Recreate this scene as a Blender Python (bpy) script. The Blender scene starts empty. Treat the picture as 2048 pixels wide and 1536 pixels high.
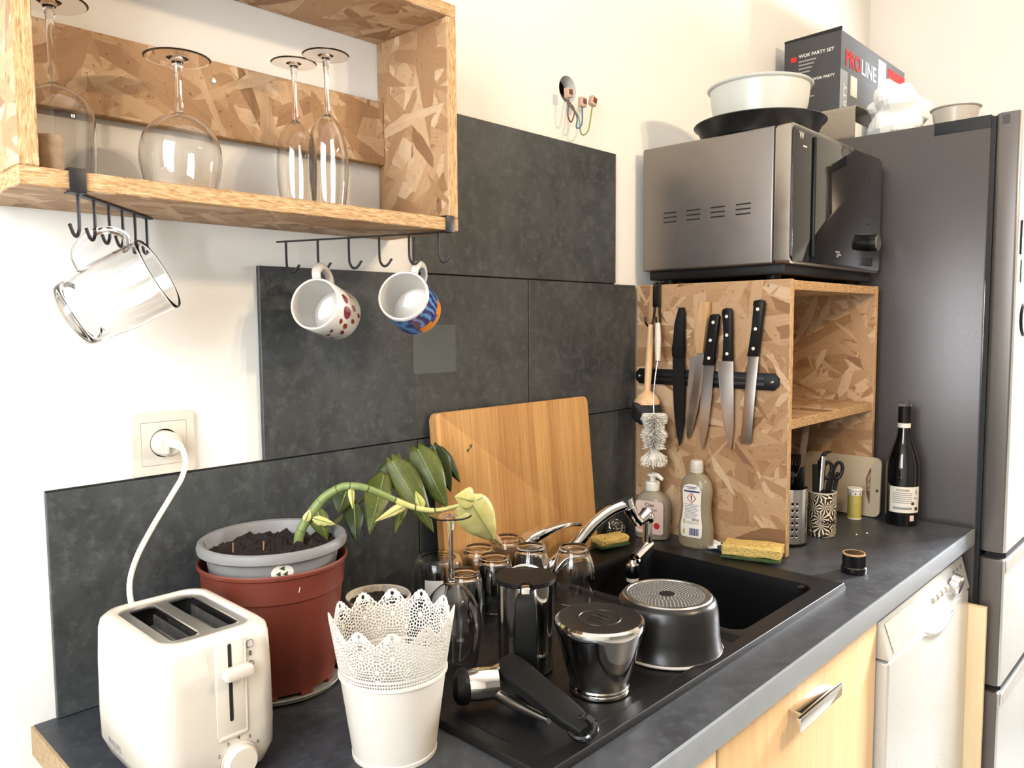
import bpy, bmesh, math, random
import numpy as np
from mathutils import Vector, Matrix
random.seed(7)
sc = bpy.context.scene
COL = sc.collection
PI = math.pi
CT = 0.90            # height of the worktop above the floor

# ------------------------------------------------------------------ camera
cam_d = bpy.data.cameras.new('camera')
cam_d.sensor_width = 36.0
cam_d.lens = 36.0 * 1554.31 / 2048.0
cam_d.clip_start = 0.02
cam = bpy.data.objects.new('camera', cam_d)
COL.objects.link(cam)
_r = Vector((0.69102436, -0.72279537, -0.00722435))
_d = Vector((-0.06087567, -0.04823501, -0.99697921))
_f = Vector((0.72026348, 0.68937671, -0.07733222))
cam.matrix_world = Matrix(((_r.x, -_d.x, -_f.x, -0.585884),
                           (_r.y, -_d.y, -_f.y, -1.095373),
                           (_r.z, -_d.z, -_f.z, CT + 0.502078),
                           (0, 0, 0, 1)))
sc.camera = cam

# ------------------------------------------------------------------ light
sc.view_settings.view_transform = 'Standard'
sc.view_settings.look = 'None'
sc.view_settings.gamma = 1.0
sc.view_settings.use_curve_mapping = False
sc.view_settings.exposure = 0.28
sc.cycles.use_light_tree = False; sc.cycles.max_bounces = 7; sc.cycles.diffuse_bounces = 2; sc.cycles.glossy_bounces = 3; sc.cycles.transmission_bounces = 8
w = bpy.data.worlds.new('world'); sc.world = w; w.use_nodes = True
w.node_tree.nodes['Background'].inputs[0].default_value = (0.75, 0.86, 1.0, 1)
w.node_tree.nodes['Background'].inputs[1].default_value = 0.6

def area(name, loc, target, sx, sy, power, color):
    l = bpy.data.lights.new(name, 'AREA'); l.shape = 'RECTANGLE'; l.size = sx; l.size_y = sy
    l.energy = power; l.color = color
    o = bpy.data.objects.new(name, l); COL.objects.link(o); o.location = loc
    o.rotation_euler = (Vector(target) - Vector(loc)).to_track_quat('-Z', 'Y').to_euler()
    return o
def bulb(name, loc, power, color, rad):
    l = bpy.data.lights.new(name, 'POINT'); l.energy = power; l.color = color; l.shadow_soft_size = rad
    o = bpy.data.objects.new(name, l); COL.objects.link(o); o.location = loc
    return o
# daylight through the high window in the right wall, daylight through the window at the left, two warm ceiling bulbs
area('daylight_right', (2.46, -1.03, 1.54), (0.9, -0.50, 0.95), 0.30, 0.42, 72, (0.95, 0.97, 1.0))
area('daylight_left', (-1.30, -0.86, 1.72), (0.2, -0.35, 1.2), 0.8, 1.2, 33, (0.93, 0.97, 1.0))
bulb('ceiling_bulb', (0.75, -1.75, 2.25), 26, (1.0, 0.76, 0.50), 0.035)
bulb('ceiling_bulb', (0.92, -1.60, 2.25), 26, (1.0, 0.76, 0.50), 0.035)

# ------------------------------------------------------------------ node helpers
class NT:
    def __init__(s, name):
        s.m = bpy.data.materials.new(name); s.m.use_nodes = True
        s.t = s.m.node_tree; s.p = s.t.nodes['Principled BSDF']; s.out = s.t.nodes['Material Output']
    def n(s, typ, ins=None, **kw):
        nd = s.t.nodes.new(typ)
        for k, v in kw.items(): setattr(nd, k, v)
        for k, v in (ins or {}).items(): s.set(nd, k, v)
        return nd
    def set(s, nd, k, v):
        sock = nd.inputs[k]
        if isinstance(v, bpy.types.NodeSocket): s.t.links.new(v, sock)
        else: sock.default_value = v
    def math(s, op, a, b=0.0, clamp=False):
        nd = s.n('ShaderNodeMath', {0: a, 1: b}, operation=op); nd.use_clamp = clamp; return nd.outputs[0]
    def vmath(s, op, a, b):
        return s.n('ShaderNodeVectorMath', {0: a, 1: b}, operation=op).outputs[0]
    def mix(s, f, a, b, blend='MIX'):
        nd = s.n('ShaderNodeMix', data_type='RGBA', blend_type=blend)
        s.set(nd, 0, f); s.set(nd, 6, a); s.set(nd, 7, b); return nd.outputs[2]
    def fmix(s, f, a, b):
        nd = s.n('ShaderNodeMix', data_type='FLOAT')
        s.set(nd, 0, f); s.set(nd, 2, a); s.set(nd, 3, b); return nd.outputs[0]
    def ramp(s, f, stops, interp='LINEAR'):
        nd = s.n('ShaderNodeValToRGB', {0: f}); cr = nd.color_ramp; cr.interpolation = interp
        while len(cr.elements) < len(stops): cr.elements.new(0.5)
        for e, (p_, c) in zip(cr.elements, stops):
            e.position = p_; e.color = (*c, 1) if len(c) == 3 else c
        return nd.outputs[0]
    def uv(s): return s.n('ShaderNodeTexCoord').outputs['UV']
    def oc(s): return s.n('ShaderNodeTexCoord').outputs['Object']
    def noise(s, vec, scale, detail=4, rough=0.55, dist=0.0):
        return s.n('ShaderNodeTexNoise', {'Vector': vec, 'Scale': scale, 'Detail': detail, 'Roughness': rough, 'Distortion': dist}).outputs[0]
    def bump(s, h, strength=0.2, dist=0.001):
        b = s.n('ShaderNodeBump', {'Height': h, 'Strength': strength, 'Distance': dist})
        s.set(s.p, 'Normal', b.outputs[0])
    def P(s, **kw):
        for k, v in kw.items(): s.set(s.p, k.replace('_', ' '), v)
        return s

def srgb(r, g, b):
    f = lambda c: ((c/255+0.055)/1.055)**2.4 if c/255 > 0.04045 else c/255/12.92
    return (f(r), f(g), f(b), 1)
MAT = {}
def simple(name, col, rough=0.5, metal=0.0, vary=0.06, scale=30, bump=0.0, coat=0.0, spec=0.5, **kw):
    """procedural material: base colour broken up by fine noise, plus optional relief"""
    t = NT(name)
    nz = t.noise(t.oc(), scale, 2, 0.6)
    c2 = tuple(min(1, c*(1+vary*2)) for c in col[:3]) + (1,)
    c1 = tuple(c*(1-vary*2) for c in col[:3]) + (1,)
    t.P(Base_Color=t.mix(nz, c1, c2), Roughness=t.fmix(nz, max(0, rough-0.06), min(1, rough+0.06)), Metallic=metal,
        Coat_Weight=coat, Specular_IOR_Level=spec)
    for k, v in kw.items(): t.set(t.p, k.replace('_', ' '), v)
    if bump > 0.13: t.bump(t.noise(t.oc(), scale*6, 2), bump, 0.001)
    MAT[name] = t.m; return t.m
def glass(name, col=(1, 1, 1, 1), rough=0.0, ior=1.48):
    t = NT(name)
    nz = t.noise(t.oc(), 40, 2)
    t.P(Base_Color=col, Roughness=t.fmix(nz, rough, rough+0.02), IOR=ior, Transmission_Weight=1.0)
    MAT[name] = t.m; return t.m

# --- oriented strand board: overlapping flakes, each with its own tone and grain
def osb(name, angs=(0.15, 0.9, 1.55, 2.25, 2.85), tint=(1, 1, 1)):
    t = NT(name); uv = t.uv()
    best = None; tone = None; grain = None
    for i, a in enumerate(angs):
        r = t.n('ShaderNodeVectorRotate', {'Vector': uv, 'Angle': a}, rotation_type='Z_AXIS').outputs[0]
        wob = t.n('ShaderNodeTexNoise', {'Vector': r, 'Scale': 40.0, 'Detail': 2.0}).outputs['Color']
        r2 = t.vmath('ADD', r, t.vmath('MULTIPLY', t.vmath('SUBTRACT', wob, (0.5, 0.5, 0.5)), (0.022, 0.005, 0)))
        sx, sy = ((7, 40), (9.5, 56), (6, 30), (12, 70), (8, 46))[i % 5]
        v = t.vmath('ADD', t.vmath('MULTIPLY', r2, (sx, sy, 1)), (i*13.7, i*7.3, 0))
        vo = t.n('ShaderNodeTexVoronoi', {'Vector': v, 'Scale': 1.0, 'Randomness': 1.0}, voronoi_dimensions='2D')
        sp = t.n('ShaderNodeSeparateColor', {0: vo.outputs['Color']})
        pr_, tn = sp.outputs[0], sp.outputs[1]
        g = t.noise(t.vmath('MULTIPLY', r, (16, 330, 1)), 1.0, 1, 0.6)
        if best is None: best, tone, grain = pr_, tn, g
        else:
            gt = t.math('GREATER_THAN', pr_, best)
            tone = t.fmix(gt, tone, tn); grain = t.fmix(gt, grain, g); best = t.math('MAXIMUM', best, pr_)
    T = lambda r_, g_, b_: tuple(c*k for c, k in zip(srgb(r_, g_, b_)[:3], tint))
    c = t.ramp(tone, [(0.0, T(142, 104, 70)), (0.08, T(170, 129, 88)), (0.42, T(190, 150, 107)), (0.72, T(202, 164, 121)), (1.0, T(222, 190, 150))])
    c = t.mix(t.math('MULTIPLY', grain, 0.8), c, t.mix(1.0, c, (0.70, 0.63, 0.56, 1), 'MULTIPLY'))
    spk = t.ramp(t.noise(uv, 120, 3), [(0.0, (0.35, 0.25, 0.2)), (0.30, (0.45, 0.33, 0.27)), (0.36, (1, 1, 1)), (1, (1, 1, 1))])
    c = t.mix(0.8, c, spk, 'MULTIPLY')
    t.P(Base_Color=c, Roughness=0.55, Specular_IOR_Level=0.35)
    t.bump(t.math('ADD', best, t.math('MULTIPLY', grain, 0.3)), 0.25, 0.0012)
    MAT[name] = t.m; return t.m
def osb_edge(name):
    t = NT(name); uv = t.uv()
    a = t.noise(t.vmath('MULTIPLY', uv, (55, 420, 1)), 1.0, 5, 0.7, 0.6)
    b = t.noise(t.vmath('MULTIPLY', uv, (160, 900, 1)), 1.0, 3, 0.6)
    c = t.ramp(a, [(0.25, srgb(130, 92, 58)[:3]), (0.42, srgb(186, 146, 100)[:3]), (0.56, srgb(214, 180, 136)[:3]), (0.75, srgb(236, 212, 172)[:3])])
    c = t.mix(t.math('MULTIPLY', b, 0.5), c, t.mix(1.0, c, (0.6, 0.5, 0.4, 1), 'MULTIPLY'))
    t.P(Base_Color=c, Roughness=0.75, Specular_IOR_Level=0.2)
    t.bump(t.math('ADD', a, b), 0.6, 0.002)
    MAT[name] = t.m; return t.m
def slate(name, c0, c1, rough=0.42, bumpk=0.12, fleck=0.35):
    t = NT(name); o = t.oc()
    a = t.noise(o, 5.0, 4, 0.65, 0.4); b = t.noise(o, 60, 3, 0.7); d = t.noise(t.vmath('MULTIPLY', o, (1, 1, 0.6)), 16, 5, 0.75, 1.2)
    f = t.math('ADD', t.math('MULTIPLY', a, 0.55), t.math('MULTIPLY', d, 0.45))
    c = t.ramp(f, [(0.33, c0), (0.66, c1)])
    fl = t.ramp(b, [(0.5, (0, 0, 0)), (0.72, (1, 1, 1))])
    c = t.mix(t.math('MULTIPLY', fl, fleck), c, tuple(min(1, x*1.9) for x in c1)+(1,))
    t.P(Base_Color=c, Roughness=t.fmix(d, rough-0.1, rough+0.12))
    t.bump(t.math('ADD', b, d), bumpk, 0.0008)
    MAT[name] = t.m; return t.m
def wood(name, cA, cB, strip=0.0, rough=0.45, gx=14, gy=2.0, axis=0, grain=0.6):
    """grain runs along v of the metric UV (axis=0) or along u (axis=1); strip = lamella width in metres"""
    t = NT(name); uv = t.uv()
    if axis: uv = t.n('ShaderNodeVectorRotate', {'Vector': uv, 'Angle': PI/2}, rotation_type='Z_AXIS').outputs[0]
    g = t.noise(t.vmath('MULTIPLY', uv, (gx*14, gy*4, 1)), 1.0, 6, 0.6, 0.5)
    g2 = t.noise(t.vmath('MULTIPLY', uv, (gx*2.2, gy, 1)), 1.0, 4, 0.6, 1.5)
    f = t.math('ADD', t.math('MULTIPLY', g, grain), t.math('MULTIPLY', g2, 1-grain))
    if strip:
        sx = t.n('ShaderNodeSeparateXYZ', {0: uv}).outputs
        cell = t.math('FLOOR', t.math('DIVIDE', sx[0], strip))
        wn = t.n('ShaderNodeTexWhiteNoise', {'W': cell}, noise_dimensions='1D').outputs[0]
        f = t.math('ADD', t.math('MULTIPLY', f, 0.80), t.math('MULTIPLY', wn, 0.18))
    c = t.ramp(f, [(0.28, cA), (0.7, cB)])
    if strip:
        vv = t.math('FLOOR', t.math('ADD', t.math('DIVIDE', sx[1], 0.19), t.math('MULTIPLY', wn, 9.0)))
        nod = t.noise(t.vmath('MULTIPLY', uv, (70, 34, 1)), 1.0, 2)
        k = t.ramp(nod, [(0.0, (0.55, 0.42, 0.3)), (0.24, (0.62, 0.48, 0.36)), (0.31, (1, 1, 1)), (1, (1, 1, 1))])
        c = t.mix(0.7, c, k, 'MULTIPLY')
    t.P(Base_Color=c, Roughness=rough)
    t.bump(g, 0.08, 0.0006)
    MAT[name] = t.m; return t.m
def metal(name, col, rough=0.2, brush=None, k=0.08):
    t = NT(name); o = t.oc()
    v = t.vmath('MULTIPLY', o, brush) if brush else o
    nz = t.noise(v, 1.0 if brush else 25, 5, 0.6)
    t.P(Base_Color=t.mix(nz, tuple(c*0.88 for c in col[:3])+(1,), col), Metallic=1.0, Roughness=t.fmix(nz, max(0.02, rough-k), rough+k))
    MAT[name] = t.m; return t.m

# ------------------------------------------------------------------ materials
def plaster(name, col):
    t = NT(name); o = t.oc()
    a = t.noise(o, 2.2, 2); b = t.noise(o, 140, 2, 0.7)
    t.P(Base_Color=t.mix(a, tuple(c*0.97 for c in col[:3])+(1,), col), Roughness=0.62, Specular_IOR_Level=0.3)
    t.bump(b, 0.08, 0.0006); MAT[name] = t.m
plaster('plaster', (0.89, 0.865, 0.81, 1))
plaster('ceiling_paint', (0.85, 0.84, 0.82, 1))
plaster('far_wall', (0.30, 0.29, 0.275, 1))
osb('osb', tint=(0.97, 1.0, 1.10)); osb('osb_b', (0.5, 1.2, 1.9, 2.6, 0.05), (0.97, 1.0, 1.10)); osb_edge('osb_edge')
slate('tile_slate', srgb(38, 40, 41)[:3], srgb(74, 77, 77)[:3], 0.40)
slate('worktop_slate', srgb(42, 44, 48)[:3], srgb(64, 67, 73)[:3], 0.42, 0.2)
simple('grout', srgb(18, 18, 18), 0.9)
simple('worktop_edge', srgb(142, 148, 154), 0.35)
simple('chipboard', srgb(176, 150, 116), 0.9, vary=0.25, scale=160, bump=0.8)
simple('sink_black', srgb(7, 7, 9), 0.42, vary=0.2, scale=300, bump=0.12, spec=0.35)
wood('beech', srgb(232, 188, 132)[:3], srgb(246, 214, 165)[:3], 0, 0.4, 5, 1.0)
wood('end_wood', srgb(232, 205, 160)[:3], srgb(246, 226, 188)[:3], 0, 0.45, 5, 1.0)
wood('floor_wood', srgb(168, 166, 162)[:3], srgb(198, 196, 192)[:3], 0, 0.4, 8, 1.0, 1)
wood('bamboo', srgb(166, 112, 58)[:3], srgb(218, 172, 110)[:3], 0.021, 0.42, 14, 1.6)
wood('light_wood', srgb(206, 164, 116)[:3], srgb(228, 192, 146)[:3], 0, 0.5, 14, 2.0)
wood('handle_wood', srgb(176, 134, 92)[:3], srgb(206, 168, 122)[:3], 0, 0.5, 20, 2.0)
metal('chrome', (0.86, 0.86, 0.87, 1), 0.06, None, 0.03)
metal('steel', (0.66, 0.65, 0.63, 1), 0.24, (4, 4, 200))
metal('polished_steel', (0.72, 0.71, 0.69, 1), 0.09, None, 0.04)
metal('blade_steel', (0.52, 0.48, 0.45, 1), 0.33, (30, 30, 160))
metal('mw_side', srgb(140, 134, 130), 0.42, None, 0.05)
metal('mw_trim', srgb(172, 164, 156), 0.36, None, 0.05)
simple('fridge_front', srgb(206, 210, 210), 0.24, 0.5, 0.02, 60)
simple('dishwasher_steel', srgb(214, 216, 214), 0.30, 0.35, 0.02, 60)
metal('dark_bronze', srgb(70, 62, 56), 0.35)
simple('fridge_side', srgb(78, 75, 76), 0.30, 0.35, 0.04, 200, spec=0.5)
simple('fridge_door_side', srgb(104, 100, 98), 0.32, 0.45, 0.04, 200)
simple('black_gasket', srgb(18, 22, 28), 0.6)
simple('black_plastic', srgb(12, 12, 13), 0.45, bump=0.05, spec=0.3)
simple('black_gloss', srgb(8, 10, 12), 0.06, coat=0.5)
simple('black_matte', srgb(14, 14, 14), 0.6, bump=0.1, spec=0.25)
simple('burnt_base', srgb(30, 28, 26), 0.38, 0.2, 0.15, 60, bump=0.1)
simple('black_iron', srgb(22, 23, 27), 0.45, bump=0.1)
simple('nonstick', srgb(24, 25, 27), 0.30, bump=0.05)
simple('pan_base', srgb(92, 92, 92), 0.42, 0.3, 0.2, 60, bump=0.15)
simple('white_plastic', srgb(208, 200, 187), 0.25, vary=0.01, coat=0.3)
simple('cream_plastic', srgb(214, 205, 190), 0.32, vary=0.01)
simple('white_enamel', srgb(214, 208, 198), 0.32, vary=0.01)
simple('white_ceramic', srgb(216, 211, 203), 0.16, vary=0.01, coat=0.4)
simple('grey_mark', srgb(118, 122, 132), 0.5)
simple('print_dark', srgb(52, 50, 52), 0.6)
simple('print_black', srgb(12, 12, 12), 0.5)
simple('print_white', srgb(235, 235, 232), 0.6)
simple('print_grey', srgb(150, 148, 150), 0.6)
simple('print_blue', srgb(38, 48, 110), 0.6)
simple('print_red', srgb(196, 40, 44), 0.5)
simple('dark_red_glaze', srgb(122, 18, 28), 0.2, coat=0.4)
simple('orange_glaze', srgb(226, 132, 40), 0.2, coat=0.4)
simple('terracotta_plastic', srgb(108, 48, 34), 0.42, vary=0.05, scale=12)
simple('grey_plastic', srgb(128, 127, 126), 0.5, vary=0.04)
simple('speckled_ceramic', srgb(196, 184, 164), 0.4, vary=0.25, scale=150)
simple('saucer_grey', srgb(150, 148, 140), 0.4)
simple('soil', srgb(34, 24, 20), 0.95, vary=0.4, scale=260, bump=1.0)
simple('stem_green', srgb(122, 138, 78), 0.45, vary=0.15, scale=40)
simple('stem_lit', srgb(190, 186, 118), 0.45, vary=0.1, scale=40)  # lit copy of the green stem: daylight from the right painted into the colour
simple('stem_dark', srgb(74, 72, 40), 0.5, vary=0.2, scale=40)
simple('dry_leaf', srgb(160, 120, 80), 0.7, vary=0.2, scale=60)
def sponge_mat(name, cA, cB):
    t = NT(name); o = t.oc()
    v1 = t.n('ShaderNodeTexVoronoi', {'Vector': o, 'Scale': 260.0}).outputs['Distance']
    v2 = t.n('ShaderNodeTexVoronoi', {'Vector': o, 'Scale': 110.0}).outputs['Distance']
    h = t.math('MULTIPLY', t.math('MINIMUM', t.math('MULTIPLY', v1, 1.6), 1.0), t.math('MINIMUM', t.math('MULTIPLY', v2, 2.6), 1.0))
    t.P(Base_Color=t.ramp(h, [(0.05, cB), (0.45, cA)]), Roughness=0.95, Specular_IOR_Level=0.1)
    t.bump(h, 0.9, 0.0015); MAT[name] = t.m
sponge_mat('sponge_yellow', srgb(208, 180, 108)[:3], srgb(128, 100, 48)[:3])
simple('scourer_green', srgb(60, 84, 46), 0.95, vary=0.2, scale=200, bump=1.0)
simple('cord_white', srgb(240, 232, 214), 0.4, vary=0.02)
simple('bristle_white', srgb(244, 238, 226), 0.7, vary=0.05)
simple('bristle_black', srgb(14, 14, 15), 0.7)
simple('conduit_black', srgb(8, 8, 10), 0.7)
simple('wire_brown', srgb(110, 66, 44), 0.45)
simple('wire_blue', srgb(46, 106, 138), 0.45)
simple('wire_green', srgb(138, 142, 76), 0.45)
simple('connector', srgb(226, 196, 172), 0.2, Transmission_Weight=0.35)
simple('label_paper', srgb(234, 228, 216), 0.6, vary=0.02)
simple('label_pink', srgb(230, 206, 194), 0.6, vary=0.02)
simple('cap_white', srgb(238, 232, 222), 0.35, vary=0.02)
simple('cap_grey', srgb(196, 190, 180), 0.4, vary=0.03)
simple('box_black', srgb(58, 58, 62), 0.45, vary=0.05)
simple('box_front', srgb(96, 102, 110), 0.35, vary=0.08, scale=10)
simple('box_stripe', srgb(160, 170, 180), 0.4)
simple('cardboard_dark', srgb(30, 27, 26), 0.8)
simple('linen_grey', srgb(150, 142, 130), 0.85, vary=0.12, scale=220, bump=0.4)
simple('paper_white', srgb(240, 244, 240), 0.8, vary=0.02)
simple('film_patch', srgb(84, 90, 90), 0.35, vary=0.08, scale=50)
simple('dark_stick', srgb(86, 68, 52), 0.6, vary=0.15, scale=60)
simple('cork', srgb(150, 126, 100), 0.85, vary=0.2, scale=90, bump=0.5)
simple('tube_yellow', srgb(196, 180, 96), 0.45, vary=0.12, scale=120)
simple('board_white', srgb(196, 178, 150), 0.45, vary=0.03, Subsurface_Weight=0.0)
simple('soap_liquid', srgb(210, 198, 176), 0.18, vary=0.03, Transmission_Weight=0.55, IOR=1.35)
simple('dish_liquid', srgb(196, 184, 156), 0.16, vary=0.03, Transmission_Weight=0.6, IOR=1.35)
simple('bowl_plastic', srgb(232, 236, 230), 0.3, vary=0.02, Transmission_Weight=0.35)
simple('bowl_film', srgb(204, 200, 190), 0.3, vary=0.06, Transmission_Weight=0.3)
simple('green_picture', srgb(70, 130, 70), 0.5, vary=0.3, scale=90)
simple('stain_yellow', srgb(218, 210, 180), 0.4, vary=0.1)
simple('heating_element', srgb(120, 116, 112), 0.4, 0.6, 0.2, 80)
simple('inner_dark', srgb(40, 38, 38), 0.5, 0.3)
glass('clear_glass'); glass('thin_glass', (0.99, 0.985, 0.98, 1))
glass('bottle_glass', (0.10, 0.16, 0.10, 1), 0.0, 1.5)
simple('dark_wine', srgb(10, 12, 14), 0.05, coat=0.6)
def spotted_leaf(name, cA, cB, spot):
    t = NT(name); o = t.oc()
    c = t.ramp(t.noise(o, 26, 4), [(0.3, cA), (0.7, cB)])
    vo = t.n('ShaderNodeTexVoronoi', {'Vector': o, 'Scale': 170.0}).outputs['Distance']
    c = t.mix(t.ramp(vo, [(0.07, (0.8, 0.8, 0.8)), (0.13, (0, 0, 0))]), c, spot)
    t.P(Base_Color=c, Roughness=0.38, Specular_IOR_Level=0.4, Subsurface_Weight=0.0)
    tr = t.n('ShaderNodeBsdfTranslucent', {'Color': c})
    mx = t.n('ShaderNodeMixShader', {0: 0.3, 1: t.p.outputs[0], 2: tr.outputs[0]})
    t.t.links.new(mx.outputs[0], t.out.inputs[0]); MAT[name] = t.m
spotted_leaf('leaf_green', srgb(74, 88, 38)[:3], srgb(112, 118, 56)[:3], srgb(176, 182, 132))
spotted_leaf('leaf_dark', srgb(46, 62, 30)[:3], srgb(74, 88, 44)[:3], srgb(150, 160, 110))
spotted_leaf('leaf_yellow', srgb(206, 200, 112)[:3], srgb(236, 228, 160)[:3], srgb(240, 230, 170))
def palm_print(name):
    t = NT(name); uv = t.uv()
    wv = t.n('ShaderNodeTexVoronoi', {'Vector': uv, 'Scale': 34.0}, voronoi_dimensions='2D')
    dv = t.n('ShaderNodeVectorMath', {0: uv, 1: wv.outputs['Position']}, operation='SUBTRACT').outputs[0]
    sx = t.n('ShaderNodeSeparateXYZ', {0: dv}).outputs
    ang = t.math('ARCTAN2', sx[1], sx[0])
    st = t.math('SINE', t.math('ADD', t.math('MULTIPLY', ang, 11.0), t.math('MULTIPLY', t.noise(uv, 60, 2), 5.0)))
    c = t.ramp(st, [(0.0, srgb(26, 22, 18)[:3]), (0.22, srgb(26, 22, 18)[:3]), (0.34, srgb(232, 214, 186)[:3])])
    t.P(Base_Color=c, Roughness=0.4); MAT[name] = t.m
palm_print('palm_print')
def blue_glaze(name):
    t = NT(name); o = t.oc()
    wv = t.n('ShaderNodeTexWave', {'Vector': o, 'Scale': 28.0, 'Distortion': 6.0, 'Detail': 3.0}).outputs[1]
    c = t.ramp(wv, [(0.2, srgb(22, 34, 96)[:3]), (0.55, srgb(40, 84, 160)[:3]), (0.9, srgb(96, 150, 206)[:3])])
    t.P(Base_Color=c, Roughness=0.2, Coat_Weight=0.4); MAT[name] = t.m
blue_glaze('blue_glaze')
# ------------------------------------------------------------------ geometry helpers
def catmull(pts, n=8):
    pts = [Vector(p) for p in pts]
    if len(pts) < 3: return pts
    P = [pts[0]*2-pts[1]] + pts + [pts[-1]*2-pts[-2]]
    out = []
    for i in range(1, len(P)-2):
        p0, p1, p2, p3 = P[i-1:i+3]
        for k in range(n):
            t = k/n
            out.append(0.5*((2*p1)+(p2-p0)*t+(2*p0-5*p1+4*p2-p3)*t*t+(3*p1-p0-3*p2+p3)*t**3))
    out.append(pts[-1]); return out
def fine(prof, n=4):
    return [(max(0.0, p.x), p.z) for p in catmull([(r, 0, z) for r, z in prof], n)]
def rrect(hx, hy, r, seg=6):
    r = min(r, hx*0.999, hy*0.999); o = []
    for cx, cy, a0 in ((hx-r, hy-r, 0), (-hx+r, hy-r, PI/2), (-hx+r, -hy+r, PI), (hx-r, -hy+r, 1.5*PI)):
        for k in range(seg+1):
            a = a0+PI/2*k/seg; o.append((cx+r*math.cos(a), cy+r*math.sin(a)))
    return o

def strap_rings(path, W, w, th, smooth=6):
    """rounded-rectangle cross-sections along a path; W = width direction"""
    P = catmull(path, smooth); n = len(P); W = Vector(W).normalized(); rings = []
    val = lambda a, s_: a[min(int(s_*(len(a)-1)), len(a)-2)]+(a[min(int(s_*(len(a)-1)), len(a)-2)+1]-a[min(int(s_*(len(a)-1)), len(a)-2)])*(s_*(len(a)-1)-min(int(s_*(len(a)-1)), len(a)-2))
    for i in range(n):
        tg = (P[min(i+1, n-1)]-P[max(i-1, 0)]).normalized(); wd = (W-tg*W.dot(tg)).normalized(); nn = tg.cross(wd)
        s_ = i/(n-1); a, b = val(w, s_)/2, val(th, s_)/2
        rings.append([P[i]+wd*x+nn*y for x, y in rrect(a, b, min(a, b)*0.55, 3)])
    return rings

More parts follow.
